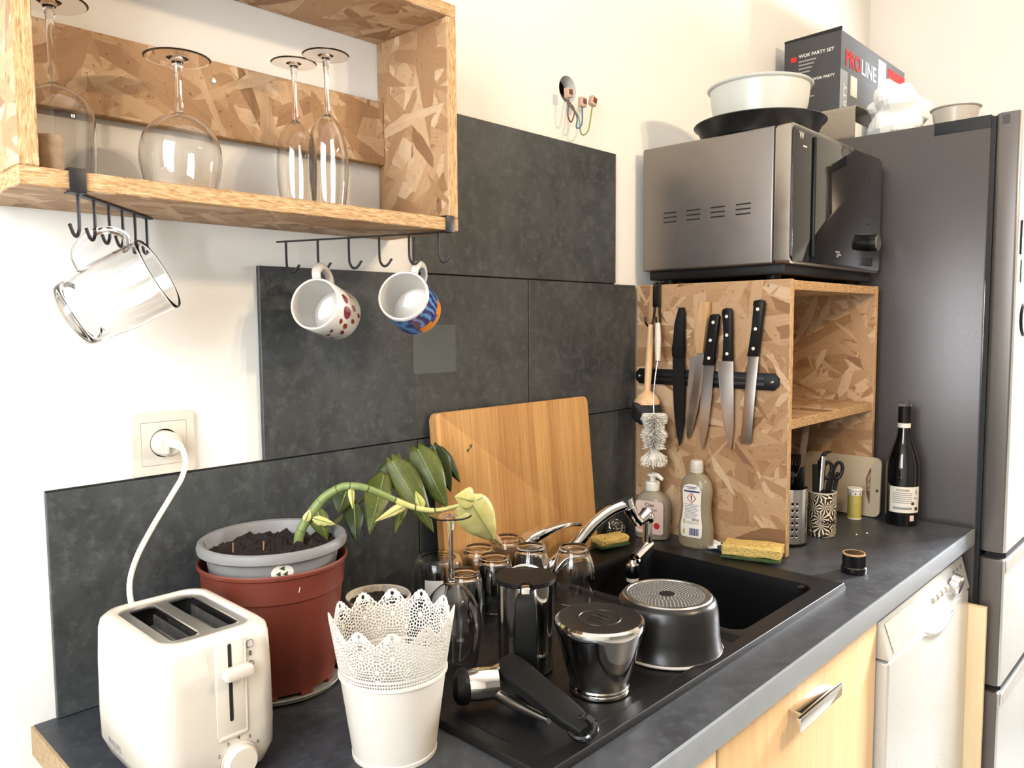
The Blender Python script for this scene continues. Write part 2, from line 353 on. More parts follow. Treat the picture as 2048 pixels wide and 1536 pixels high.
class B:
    """collects shapes for ONE mesh"""
    def __init__(s): s.bm = bmesh.new()
    def box(s, x0, x1, y0, y1, z0, z1, bev=0.0, seg=2, mi=0):
        r = bmesh.ops.create_cube(s.bm, size=1.0)
        for v in r['verts']:
            v.co = Vector(((x0+x1)/2+v.co.x*(x1-x0), (y0+y1)/2+v.co.y*(y1-y0), (z0+z1)/2+v.co.z*(z1-z0)))
        fs = {f for v in r['verts'] for f in v.link_faces}
        if bev > 0:
            es = list({e for v in r['verts'] for e in v.link_edges})
            rb = bmesh.ops.bevel(s.bm, geom=es, offset=bev, segments=seg, affect='EDGES', profile=0.5)
            fs = set(rb['faces']) | {f for f in fs if f.is_valid}
        for f in fs: f.material_index = mi
        return s
    def loft(s, rings, cap0=True, cap1=True, closed=False, mi=0):
        R = [[s.bm.verts.new(p) for p in ring] for ring in rings]
        n = len(R[0]); idx = list(range(len(R)-1))
        pairs = [(R[i], R[i+1]) for i in idx] + ([(R[-1], R[0])] if closed else [])
        for a, b in pairs:
            for k in range(n):
                f = s.bm.faces.new((a[k], a[(k+1) % n], b[(k+1) % n], b[k])); f.material_index = mi
        if not closed:
            if cap0: s.bm.faces.new(list(reversed(R[0]))).material_index = mi
            if cap1: s.bm.faces.new(R[-1]).material_index = mi
        return s
    def lathe(s, prof, seg=48, c=(0, 0, 0), mi=0, closed=False, sx=1.0, sy=1.0):
        """profile of (r, z); r = 0 makes a pole"""
        c = Vector(c); rows = []
        for r, z in prof:
            if r < 1e-6: rows.append([s.bm.verts.new(c+Vector((0, 0, z)))])
            else: rows.append([s.bm.verts.new(c+Vector((r*sx*math.cos(2*PI*k/seg), r*sy*math.sin(2*PI*k/seg), z))) for k in range(seg)])
        pr = list(zip(rows[:-1], rows[1:])) + ([(rows[-1], rows[0])] if closed else [])
        for a, b in pr:
            if len(a) == 1 and len(b) == 1: continue
            for k in range(seg):
                k2 = (k+1) % seg
                if len(a) == 1: vs = (a[0], b[k2], b[k])
                elif len(b) == 1: vs = (a[k], a[k2], b[0])
                else: vs = (a[k], a[k2], b[k2], b[k])
                s.bm.faces.new(vs).material_index = mi
        return s
    def tube(s, pts, rad, seg=10, smooth=0, mi=0, flat=1.0):
        P = catmull(pts, smooth) if smooth else [Vector(p) for p in pts]
        n = len(P)
        if callable(rad): rr = [rad(i/(n-1)) for i in range(n)]
        elif isinstance(rad, (list, tuple)):
            m = len(rad)-1; rr = []
            for i in range(n):
                x = i/(n-1)*m; k = min(int(x), m-1); rr.append(rad[k]+(rad[k+1]-rad[k])*(x-k))
        else: rr = [rad]*n
        rings = []; up = None
        for i in range(n):
            t = (P[min(i+1, n-1)]-P[max(i-1, 0)]).normalized()
            if up is None: up = t.orthogonal().normalized()
            up = (up - t*up.dot(t)).normalized(); sd = t.cross(up)
            rings.append([P[i]+(up*math.cos(2*PI*k/seg)*flat+sd*math.sin(2*PI*k/seg))*rr[i] for k in range(seg)])
        return s.loft(rings, mi=mi)
    def prism(s, outline, axis, a0, a1, bev=0.0, mi=0):
        """outline = 2D points extruded along axis ('x': (y,z), 'y': (x,z), 'z': (x,y))"""
        def P(p, a): return {'x': (a, p[0], p[1]), 'y': (p[0], a, p[1]), 'z': (p[0], p[1], a)}[axis]
        A = [s.bm.verts.new(P(p, a0)) for p in outline]; Bv = [s.bm.verts.new(P(p, a1)) for p in outline]
        n = len(outline); fs = []
        for k in range(n): fs.append(s.bm.faces.new((A[k], A[(k+1) % n], Bv[(k+1) % n], Bv[k])))
        fs += [s.bm.faces.new(list(reversed(A))), s.bm.faces.new(Bv)]
        if bev > 0:
            es = list({e for f in fs[-2:] for e in f.edges})
            bmesh.ops.bevel(s.bm, geom=es, offset=bev, segments=2, affect='EDGES', profile=0.5)
        for f in fs:
            if f.is_valid: f.material_index = mi
        return s
    def frame(s, outline_o, outline_i, axis, a0, a1):
        """a flat ring: outer outline minus inner outline, same point count"""
        def P(p, a): return {'x': (a, p[0], p[1]), 'y': (p[0], a, p[1]), 'z': (p[0], p[1], a)}[axis]
        q = [[s.bm.verts.new(P(p, a)) for p in o] for o, a in ((outline_o, a0), (outline_o, a1), (outline_i, a1), (outline_i, a0))]
        n = len(outline_o)
        for i in range(4):
            a, b = q[i], q[(i+1) % 4]
            for k in range(n): s.bm.faces.new((a[k], a[(k+1) % n], b[(k+1) % n], b[k]))
        return s
    def ball(s, c, r, sc_=(1, 1, 1), u=20, v=12):
        rr = bmesh.ops.create_uvsphere(s.bm, u_segments=u, v_segments=v, radius=r)
        for vt in rr['verts']: vt.co = Vector((vt.co.x*sc_[0], vt.co.y*sc_[1], vt.co.z*sc_[2]))+Vector(c)
        return s
    def disc(s, c, r, seg=20, axis='z', ry=None):
        ry = ry or r; c = Vector(c)
        e = {'z': ((1, 0, 0), (0, 1, 0)), 'x': ((0, 1, 0), (0, 0, 1)), 'y': ((1, 0, 0), (0, 0, 1))}[axis]
        e = [Vector(a) for a in e]
        s.bm.faces.new([s.bm.verts.new(c+e[0]*r*math.cos(2*PI*k/seg)+e[1]*ry*math.sin(2*PI*k/seg)) for k in range(seg)])
        return s
    def poly(s, pts):
        s.bm.faces.new([s.bm.verts.new(p) for p in pts]); return s
    def grid(s, fn, nu, nv, wrap=False):
        V = [[s.bm.verts.new(fn(i/nu, j/nv)) for j in range(nv+1)] for i in range(nu if wrap else nu+1)]
        for i in range(nu):
            a = V[i]; b = V[(i+1) % len(V)]
            for j in range(nv): s.bm.faces.new((a[j], b[j], b[j+1], a[j+1]))
        return s
    def xf(s, m):
        bmesh.ops.transform(s.bm, matrix=m, verts=s.bm.verts); return s
    def jitter(s, amt, freq, seed=0):
        from mathutils import noise as N
        for v in s.bm.verts:
            q = v.co*freq+Vector((seed*3.1, seed*1.7, seed))
            v.co += Vector((N.noise(q), N.noise(q+Vector((9, 0, 0))), N.noise(q+Vector((0, 9, 0)))))*amt
        return s
    def mesh(s, name='mesh', smooth=35, uvaxis=None, normals=True):
        bm = s.bm
        if normals: bmesh.ops.recalc_face_normals(bm, faces=bm.faces)
        uvl = bm.loops.layers.uv.new('uv')
        for f in bm.faces:
            nx, ny, nz = (abs(c) for c in f.normal)
            for l in f.loops:
                c = l.vert.co
                if nz >= nx and nz >= ny: q = (c.x, c.y)
                elif nx >= ny: q = (c.y, c.z)
                else: q = (c.x, c.z)
                l[uvl].uv = q
        me = bpy.data.meshes.new(name); bm.to_mesh(me); bm.free()
        if smooth:
            for p_ in me.polygons: p_.use_smooth = True
            me.set_sharp_from_angle(angle=math.radians(smooth))
        return me

def O(name, b, mat, parent=None, smooth=35, loc=None, label=None):
    me = b if isinstance(b, bpy.types.Mesh) else b.mesh(name, smooth)
    mats = mat if isinstance(mat, (list, tuple)) else [mat]
    if not me.materials:
        for m in mats: me.materials.append(MAT[m])
    o = bpy.data.objects.new(name, me); COL.objects.link(o)
    if parent: o.parent = parent
    if loc: o.location = loc
    if label: o['label'] = label
    return o
def T(name, label, cat, loc=(0, 0, 0), rotz=0.0, group=None, rot=None):
    o = bpy.data.objects.new(name, None); COL.objects.link(o)
    o.empty_display_size = 0.02; o.location = loc
    o.rotation_euler = rot if rot else (0, 0, rotz)
    o['label'] = label; o['category'] = cat
    if group: o['group'] = group
    return o
def tag(o, label, cat, group=None):
    o['label'] = label; o['category'] = cat
    if group: o['group'] = group
    return o
def S(name, b, mat, smooth=35):
    o = O(name, b, mat, smooth=smooth); o['kind'] = 'structure'; return o
def copy_tree(o, parent=None):
    c = o.copy(); COL.objects.link(c); c.parent = parent
    for ch in list(o.children): copy_tree(ch, c)
    return c

def panel(x0, x1, y0, y1, z0, z1, thick, bev=0.0012, off=(0, 0)):
    """strand-board panel: faces get flakes (slot 0), cut edges get the layered edge (slot 1)"""
    b = B().box(x0, x1, y0, y1, z0, z1, bev, 1)
    me = b.mesh('panel', 0)
    ax = 'xyz'.index(thick); dim = (x1-x0, y1-y0, z1-z0)
    uvd = me.uv_layers[0].data
    for p_ in me.polygons:
        n = p_.normal; k = max(range(3), key=lambda i: abs(n[i]))
        if k != ax:
            p_.material_index = 1
            oth = [i for i in range(3) if i != k]; oth.sort(key=lambda i: -dim[i])
            for li in p_.loop_indices:
                c = me.vertices[me.loops[li].vertex_index].co; uvd[li].uv = (c[oth[0]]+off[0], c[oth[1]]+off[1]*0.37)
        else:
            for li in p_.loop_indices: uvd[li].uv = (uvd[li].uv[0]+off[0], uvd[li].uv[1]+off[1])
    return me

# flat lettering turned into mesh and mapped onto a surface
def text_mesh(txt, size, fn, name='lettering', align='CENTER', bold=0.0, sx=1.0):
    cu = bpy.data.curves.new('t', 'FONT'); cu.body = txt; cu.size = size; cu.align_x = align; cu.align_y = 'CENTER'
    cu.resolution_u = 2; cu.offset = bold
    to = bpy.data.objects.new('t', cu); COL.objects.link(to)
    bpy.context.view_layer.update()
    m = to.evaluated_get(bpy.context.evaluated_depsgraph_get()).to_mesh()
    vs = [fn(v.co.x*sx, v.co.y) for v in m.vertices]; fs = [tuple(p_.vertices) for p_ in m.polygons]
    bpy.data.objects.remove(to); bpy.data.curves.remove(cu)
    me = bpy.data.meshes.new(name); me.from_pydata(vs, [], fs); me.update()
    return me
def lettering(txt, size, fn, mat, parent, name='lettering', **kw):
    return O(name, text_mesh(txt, size, fn, name, **kw), mat, parent)
def on_x(x, y0, z0, flip=-1):   # writing on a face looking towards -x (reads along -y)
    return lambda u, v: (x, y0+flip*u, z0+v)
def on_y(y, x0, z0):            # writing on a face looking towards -y
    return lambda u, v: (x0+u, y, z0+v)
def on_cyl(r, a0, z0):          # writing around a cylinder, centred at angle a0 (seen from outside)
    return lambda u, v: (r*math.cos(a0+u/r), r*math.sin(a0+u/r), z0+v)
def patch_cyl(r, a0, a1, z0, z1, n=14, rt=None):
    rt = rt or r
    return B().grid(lambda u, v: ((r+(rt-r)*v)*math.cos(a0+(a1-a0)*u), (r+(rt-r)*v)*math.sin(a0+(a1-a0)*u), z0+(z1-z0)*v), n, 2)
def bars(fn, rows):             # thin printed lines standing for print too small to read
    b = B()
    for (u0, u1, v0, v1) in rows:
        n = max(1, int((u1-u0)/0.004)); 
        for k in range(n):
            a, c = u0+(u1-u0)*k/n, u0+(u1-u0)*(k+1)/n
            b.poly([fn(a, v0), fn(c, v0), fn(c, v1), fn(a, v1)])
    return b

# ================================================================== THE SETTING
XL, XR, YF, HC = -1.36, 2.50, -3.4, 3.0
def wall_with_hole_back():
    hx, hz, hr, hb = 0.738, CT+1.003, 0.0285, 0.05
    xs = [XL-0.1, hx-hb, hx+hb, XR+0.1]; zs = [0, hz-hb, hz+hb, HC]
    b = B()
    for i in range(3):
        for j in range(3):
            if i == 1 and j == 1: continue
            b.poly([(xs[i], 0, zs[j]), (xs[i+1], 0, zs[j]), (xs[i+1], 0, zs[j+1]), (xs[i], 0, zs[j+1])])
    n = 32; sq = []; ci = []
    for k in range(n):
        a = 2*PI*k/n+PI/4; c, s_ = math.cos(a), math.sin(a); m = max(abs(c), abs(s_))
        sq.append((hx+hb*c/m, 0, hz+hb*s_/m)); ci.append((hx+hr*c, 0, hz+hr*s_*1.0))
    cj = [(x, 0.03, z) for x, _, z in ci]
    b.loft([sq, ci, cj], False, False)
    b.box(XL-0.1, XR+0.1, 0.1, 0.16, 0, HC)
    bmesh.ops.remove_doubles(b.bm, verts=b.bm.verts, dist=1e-5)
    return b
wall = S('wall_back', wall_with_hole_back(), 'plaster')
O('conduit_box', B().lathe([(0.0286, 0), (0.0286, -0.06), (0, -0.06)], 32).xf(Matrix.Translation((0.738, 0.028, CT+1.003)) @ Matrix.Rotation(PI/2, 4, 'X')), 'conduit_black', wall)
S('floor', B().box(XL-0.1, XR+0.1, YF-0.1, 0.1, -0.05, 0), 'floor_wood')
S('ceiling', B().box(XL-0.1, XR+0.1, YF-0.1, 0.1, HC, HC+0.05), 'ceiling_paint')
def wall_opening(axis, p0, p1, a0, a1, o0, o1, z0, z1):
    b = B()
    for (u0, u1, w0, w1) in ((a0, o0, 0, HC), (o1, a1, 0, HC), (o0, o1, 0, z0), (o0, o1, z1, HC)):
        if axis == 'x': b.box(p0, p1, u0, u1, w0, w1)
        else: b.box(u0, u1, p0, p1, w0, w1)
    return b
S('wall_left', wall_opening('x', XL-0.1, XL, YF, 0, -1.33, -0.38, CT+0.22, 2.34), 'plaster')
S('wall_right', wall_opening('x', XR, XR+0.1, YF, 0, -1.23, -0.83, 1.29, 1.79), 'plaster')
S('wall_front', B().box(XL-0.1, XR+0.1, YF-0.1, YF, 0, HC), 'far_wall')
for nm, X, y0, y1, z0, z1 in (('window_1', XL-0.06, -1.33, -0.38, CT+0.22, 2.34), ('window_2', XR+0.06, -1.23, -0.83, 1.29, 1.79)):
    w_ = S(nm, B().frame([(y0, z0), (y1, z0), (y1, z1), (y0, z1)], [(y0+0.04, z0+0.04), (y1-0.04, z0+0.04), (y1-0.04, z1-0.04), (y0+0.04, z1-0.04)], 'x', X-0.02, X+0.02), 'white_enamel', 0)
    O('window_bar', B().box(X-0.015, X+0.015, (y0+y1)/2-0.018, (y0+y1)/2+0.018, z0+0.03, z1-0.03, 0.003), 'white_enamel', w_)

# slate tiles: three rows, butt joints, each tile its own piece
TH = 0.298; g = 0.0012
tiles = [(0.302, 0.902, 2), (0.0, 0.6, 1), (0.6, 0.982, 1), (-0.298, 0.302, 0), (0.302, 0.902, 0), (0.902, 0.982, 0)]
O('grout_bed', B().box(-0.296, 0.980, -0.005, -0.0005, CT, CT+TH-0.002).box(0.002, 0.980, -0.005, -0.0005, CT+TH-0.002, CT+2*TH-0.006).box(0.304, 0.900, -0.005, -0.0005, CT+2*TH-0.006, CT+3*TH-0.010), 'grout', wall, 0)
for x0, x1, r in tiles:
    zb = CT-0.003+r*TH
    O('tile', B().box(x0+g, x1-g, -0.0095, -0.001, max(zb, CT)+g, zb+TH-g, 0.0008, 1), 'tile_slate', wall, 0)
O('adhesive_patch', B().prism([(a+0.345, b_+CT+0.457) for a, b_ in rrect(0.051, 0.044, 0.006)], 'y', -0.0101, -0.0094), 'film_patch', wall, label='faint square of old adhesive on the slate tile')

# ================================================================== WORKTOP, SINK, UNITS
t = T('kitchen_worktop', 'dark slate-look worktop running along the tiled wall', 'worktop', (0, 0, CT))
SX0, SX1, SY0, SY1 = 0.02, 0.889, -0.561, -0.062
O('slab', B().box(-0.322, SX0+0.02, -0.622, -0.001, -0.038, 0).box(SX1-0.02, 1.514, -0.622, -0.001, -0.038, 0)
  .box(SX0+0.02, SX1-0.02, -0.622, SY0+0.02, -0.038, 0).box(SX0+0.02, SX1-0.02, SY1-0.02, -0.001, -0.038, 0), 'worktop_slate', t, 0)
O('edge_strip', B().box(-0.324, 1.5155, -0.6275, -0.622, -0.038, -0.0004, 0.0012), 'worktop_edge', t)
O('raw_end', B().box(-0.3255, -0.322, -0.6215, -0.001, -0.0375, -0.0008), 'chipboard', t, 0, label='raw chipboard end of the worktop')

def sm(x, a, b):
    x = min(1, max(0, (x-a)/(b-a))); return x*x*(3-2*x)
BX0, BX1, BY0, BY1 = 0.533, 0.826, -0.524, -0.138
def sink_z(x, y):
    e = min(x-SX0, SX1-x, y-SY0, SY1-y)
    z = -0.012+0.0215*sm(e, -0.001, 0.007)
    d = min(x-(SX0+0.024), (BX0-0.012)-x, y-(SY0+0.026), (SY1-0.030)-y)
    z -= 0.006*sm(d, 0, 0.010)
    if d > 0.03: z += 0.0010*max(0, math.sin((y)*2*PI/0.034))*sm(d, 0.03, 0.05)
    dx, dy = min(x-BX0, BX1-x), min(y-BY0, BY1-y)
    r = 0.03
    q = min(dx, dy) if (dx > r or dy > r) else r-math.hypot(r-dx, r-dy)
    z -= 0.170*sm(q, 0.0, 0.016)
    return z
def cluster(a, b, brk, n):
    xs = set(np.linspace(a, b, n).round(5).tolist())
    for c in brk:
        for k in np.linspace(-0.006, 0.022, 10): xs.add(round(min(b, max(a, c+k)), 5)); xs.add(round(min(b, max(a, c-k)), 5))
    return sorted(xs)
gx = cluster(SX0, SX1, (SX0, SX1, SX0+0.024, BX0-0.012, BX0, BX1), 46); gy = cluster(SY0, SY1, (SY0, SY1, SY0+0.026, SY1-0.03, BY0, BY1), 60)
b = B(); V = [[b.bm.verts.new((x, y, sink_z(x, y))) for y in gy] for x in gx]
for i in range(len(gx)-1):
    for j in range(len(gy)-1): b.bm.faces.new((V[i][j], V[i+1][j], V[i+1][j+1], V[i][j+1]))
t = T('kitchen_sink', 'black composite sink with drainboard let into the worktop', 'sink', (0, 0, CT))
O('basin', b, 'sink_black', t, 60)
O('drain', B().lathe([(0, 0.004), (0.030, 0.004), (0.042, 0.002), (0.045, -0.004)], 32, (0.663, -0.331, -0.1625)), 'chrome', t)
O('overflow', B().disc((0.806, -0.505, 0.0102), 0.010, 16, 'z', 0.006), 'dark_bronze', t)

def cabinet(x0, x1, label):
    t = T('base_cabinet', label, 'cabinet', (x0, 0, 0)); w_ = x1-x0
    O('body', B().box(0.002, 0.02, -0.58, -0.01, 0.1, CT-0.04).box(w_-0.02, w_-0.002, -0.58, -0.01, 0.1, CT-0.04).box(0.02, w_-0.02, -0.58, -0.01, 0.1, 0.118).box(0.02, w_-0.02, -0.52, -0.502, 0.0, 0.1), 'end_wood', t, 0)
    d = O('door', B().box(0.003, w_-0.003, -0.604, -0.583, 0.11, CT-0.042, 0.002), 'beech', t)
    hx = 0.196 if x0 > 0 else w_/2-0.08
    hh = CT-0.100
    O('handle', B().box(hx, hx+0.162, -0.632, -0.625, hh-0.011, hh+0.011, 0.0015).box(hx+0.02, hx+0.142, -0.626, -0.604, hh+0.004, hh+0.010, 0.001), 'polished_steel', d)
    return t
cabinet(0.320, 0.922, 'beech-fronted base cabinet with a flat steel bar handle, beside the dishwasher')
cabinet(-0.300, 0.318, 'beech-fronted base cabinet under the left end of the worktop')

# dishwasher
t = T('dishwasher', 'silver dishwasher with a control panel, built in under the worktop', 'dishwasher', (0.926, 0, 0))
W = 0.57
O('body', B().box(0, W, -0.585, -0.03, 0.02, CT-0.042), 'inner_dark', t, 0)
O('top_plate', B().box(0.0, W, -0.606, -0.55, CT-0.060, CT-0.044, 0.002), 'dishwasher_steel', t)
cp = O('control_panel', B().prism([(-0.585, CT-0.066), (-0.606, CT-0.066), (-0.625, CT-0.138), (-0.585, CT-0.138)], 'x', 0.0, W, 0.002), 'dishwasher_steel', t)
pn = lambda s_: (-0.606-0.019*s_-0.0008, CT-0.066-0.072*s_)
kb = B().lathe([(0, 0.021), (0.018, 0.021), (0.022, 0.017), (0.024, 0.0)], 32)
O('knob', kb.xf(Matrix.Translation((0.452, -0.615, CT-0.100)) @ Matrix.Rotation(PI/2+0.25, 4, 'X')), 'chrome', cp)
for k in range(4):
    y_, z_ = pn(0.5)
    O('button', B().box(0.30+0.032*k, 0.318+0.032*k, y_-0.004, y_+0.004, z_-0.006, z_+0.006, 0.002), 'cap_grey', cp)
for k in range(3):
    y_, z_ = pn(0.25); O('programme_mark', B().box(0.475+0.028*k, 0.487+0.028*k, y_-0.0012, y_+0.002, z_-0.004, z_+0.004), 'grey_mark', cp)
O('stain', B().poly([(0.02, pn(0.12)[0]-0.0006, pn(0.12)[1]), (0.20, pn(0.12)[0]-0.0006, pn(0.12)[1]), (0.17, pn(0.5)[0]-0.0006, pn(0.5)[1]), (0.19, pn(0.9)[0]-0.0006, pn(0.9)[1]), (0.03, pn(0.9)[0]-0.0006, pn(0.9)[1])]), 'stain_yellow', cp)
d = O('door', B().box(0.002, W-0.002, -0.624, -0.588, 0.12, CT-0.143, 0.006, 3), 'dishwasher_steel', t)
hb = B().tube([(0.22, -0.6245, CT-0.150), (0.29, -0.6255, CT-0.170), (0.36, -0.6255, CT-0.174), (0.43, -0.6245, CT-0.158)], 0.0045, 10, 6)
O('grip', hb, 'steel', d)
t = O('end_panel', B().box(1.500, 1.517, -0.660, -0.02, 0.0, CT-0.184, 0.001), 'end_wood')
tag(t, 'pale wooden end panel standing between dishwasher and fridge', 'panel')

# ================================================================== FRIDGE
FX, FW = 1.540, 0.60; FT = CT+0.983
t = T('fridge', 'tall grey fridge freezer with silver doors and drawers', 'fridge', (FX, 0, 0))
O('body', B().box(0, FW, -0.622, -0.03, 0.03, FT, 0.004), 'fridge_side', t)
O('gasket', B().box(0.004, FW-0.004, -0.632, -0.6215, 0.05, FT-0.004), 'black_gasket', t, 0)
def fdoor(name, z0, z1):
    ol = rrect(FW/2, 0.027, 0.010, 5)
    d = O(name, B().prism([(x+FW/2, y-0.659) for x, y in ol], 'z', z0, z1, 0.002), ['fridge_door_side', 'fridge_front'], t)
    for p_ in d.data.polygons:
        if p_.normal.y < -0.6: p_.material_index = 1
    return d
gaps = [CT-0.055, CT-0.385]
d1 = fdoor('upper_door', CT-0.055, FT); d2 = fdoor('freezer_drawer', CT-0.385, CT-0.073); d3 = fdoor('freezer_drawer', 0.06, CT-0.403)
for d, z in ((d2, CT-0.073), (d3, CT-0.403)):
    O('grip_recess', B().box(0.03, FW-0.03, -0.683, -0.640, z-0.0005, z+0.0165), 'black_gasket', d, 0)
    O('grip_edge', B().prism([(-0.6865, z-0.032), (-0.690, z-0.030), (-0.690, z-0.002), (-0.6865, z-0.0005)], 'x', 0.012, FW-0.012, 0.0008), 'chrome', d)
O('hinge_cover', B().box(0.02, 0.12, -0.668, -0.60, FT-0.012, FT-0.0002, 0.003), 'black_gasket', t)
O('trim_cap', B().box(-0.0008, 0.05, -0.6225, -0.50, FT-0.030, FT-0.0001, 0.001), 'black_gasket', t)
O('label_plate', B().box(-0.0008, 0.002, -0.660, -0.645, FT-0.026, FT-0.006), 'box_black', d1)
m_ = O('fridge_magnet', B().box(1.560, 1.620, -0.6905, -0.6868, CT+0.655, CT+0.735, 0.001), 'black_plastic'); tag(m_, 'black rectangular photo magnet on the upper fridge door', 'magnet')
m_ = O('fridge_magnet', B().box(1.575, 1.650, -0.6895, -0.6868, CT+0.590, CT+0.645, 0.001), 'green_picture'); tag(m_, 'green picture magnet under the black one on the fridge', 'magnet')
m_ = O('fridge_magnet', B().lathe([(0, 0.006), (0.038, 0.005), (0.044, 0.0), (0, 0)], 32).xf(Matrix.Translation((1.632, -0.6868, CT+0.505)) @ Matrix.Rotation(PI/2, 4, 'X')), 'black_plastic'); tag(m_, 'round dark magnet on the middle of the fridge door', 'magnet')
# ================================================================== STRAND-BOARD CABINET ON THE WORKTOP
CX0, CX1, CY, CH = 0.985, 1.500, -0.394, 0.591
t = T('strand_board_cabinet', 'open strand-board cabinet with one shelf standing on the worktop below the microwave', 'cabinet', (0, 0, CT))
OE = ['osb', 'osb_edge']; OE2 = ['osb_b', 'osb_edge']
O('side_panel', panel(CX0, CX0+0.017, CY, -0.0105, 0.0005, CH, 'x', off=(1.3, 0.4)), OE, t, 0)
O('side_panel', panel(CX1-0.017, CX1, CY, -0.0105, 0.0005, CH-0.001, 'x', off=(3.1, 2.4)), OE2, t, 0)
O('top_panel', panel(CX0+0.0175, CX1-0.0175, CY+0.001, -0.0105, CH-0.022, CH-0.002, 'z', off=(5.0, 1.1)), OE2, t, 0)
O('shelf', panel(CX0+0.0175, CX1-0.0175, CY+0.001, -0.0105, 0.274, 0.295, 'z', off=(7.7, 2.2)), OE, t, 0)
for y_, z_ in ((-0.345, CH-0.012), (-0.03, CH-0.012)):
    O('screw', B().lathe([(0, 0.0012), (0.003, 0.001), (0.0035, 0)], 12).xf(Matrix.Translation((CX0, y_, z_)) @ Matrix.Rotation(-PI/2, 4, 'Y')), 'steel', t)

# microwave
t = T('microwave_oven', 'grey microwave with a black glass door on top of the strand-board cabinet', 'microwave', (0.990, 0, CT+CH))
MW = 0.525
body = O('housing', B().box(0, MW, -0.350, -0.022, 0.033, 0.320, 0.005, 3), 'mw_side', t)
O('base', B().box(0.012, MW-0.012, -0.372, -0.035, 0.012, 0.034, 0.003), 'black_plastic', t)
for fx in (0.05, MW-0.05):
    for fy in (-0.33, -0.07): O('foot', B().lathe([(0, 0.001), (0.014, 0.001), (0.016, 0.013), (0, 0.013)], 20, (fx, fy, 0)), 'black_plastic', t)
for gi in range(4):
    for r_ in range(3):
        y0 = -0.081-0.061*gi; z0 = 0.144+0.0105*r_
        O('vent_slot', B().prism([(y0, z0-0.0015), (y0, z0+0.0015), (y0-0.035, z0+0.0015), (y0-0.035, z0-0.0015)], 'x', -0.0006, 0.0006), 'conduit_black', body, 0)
df = O('door_frame', B().prism([(x+MW/2, z+0.1765) for x, z in rrect(MW/2, 0.1435, 0.008)], 'y', -0.386, -0.352, 0.004), 'mw_trim', t)
O('door_glass', B().prism([(x+MW/2+0.001, z+0.1765) for x, z in rrect(MW/2-0.004, 0.139, 0.012)], 'y', -0.3895, -0.384, 0.0012), 'black_gloss', df)
O('door_gap', B().box(0.001, MW-0.001, -0.3525, -0.3495, 0.036, 0.317), 'conduit_black', t, 0)
O('door_handle', B().box(0.098, 0.106, -0.3965, -0.389, 0.05, 0.305, 0.003), 'black_plastic', df)
k_ = O('dial', B().lathe([(0.0205, 0), (0.0205, 0.014), (0.019, 0.0165)], 36).xf(Matrix.Translation((0.462, -0.389, 0.105)) @ Matrix.Rotation(PI/2, 4, 'X')), 'black_plastic', df)
O('dial_face', B().lathe([(0, 0.0180), (0.0175, 0.0180), (0.0195, 0.0165)], 36).xf(Matrix.Translation((0.462, -0.389, 0.105)) @ Matrix.Rotation(PI/2, 4, 'X')), 'steel', k_)
lettering('W', 0.022, on_y(-0.3899, 0.041, 0.298), 'print_white', df, 'emblem')
O('emblem_line', B().box(0.050, 0.068, -0.3899, -0.3893, 0.277, 0.280), 'print_white', df, 0)
O('door_print', bars(on_y(-0.3899, 0.25, 0.066), [(-0.016, 0.010, 0.002, 0.006), (-0.006, 0.018, -0.004, 0.000), (-0.010, 0.004, -0.008, -0.005)]), 'print_grey', df, 0)
O('open_button', B().frame(*[[(0.462+a, 0.058+c) for a, c in rrect(r_, r_, 0.002, 3)] for r_ in (0.010, 0.0085)], 'y', -0.3901, -0.3893), 'print_dark', df)
for k in range(6): O('programme_mark', B().box(0.437, 0.447, -0.3899, -0.3893, 0.147+0.021*k, 0.151+0.021*k), 'print_dark', df, 0)

# knife rack and knives (they hang on the left face of the cabinet, which looks towards -x)
kx = CX0
t = T('magnetic_knife_rack', 'black magnetic knife rack screwed to the side of the strand-board cabinet', 'knife rack', (kx, 0, CT+0.375))
cut = 0.010
O('bar', B().prism([(-0.016, -0.018+cut), (-0.016-cut, -0.018), (-0.374+cut, -0.018), (-0.374, -0.018+cut), (-0.374, 0.018-cut), (-0.374+cut, 0.018), (-0.016-cut, 0.018), (-0.016, 0.018-cut)], 'x', -0.011, 0.0, 0.001), 'black_plastic', t)
for z_ in (0.006, -0.006): O('magnet_strip', B().box(-0.013, -0.0108, -0.345, -0.045, z_-0.0032, z_+0.0032, 0.0006), 'black_iron', t)
for y_ in (-0.027, -0.362): O('screw', B().lathe([(0, 0.003), (0.0035, 0.002), (0.0042, 0)], 14).xf(Matrix.Translation((-0.011, y_, 0)) @ Matrix.Rotation(-PI/2, 4, 'Y')), 'polished_steel', t)
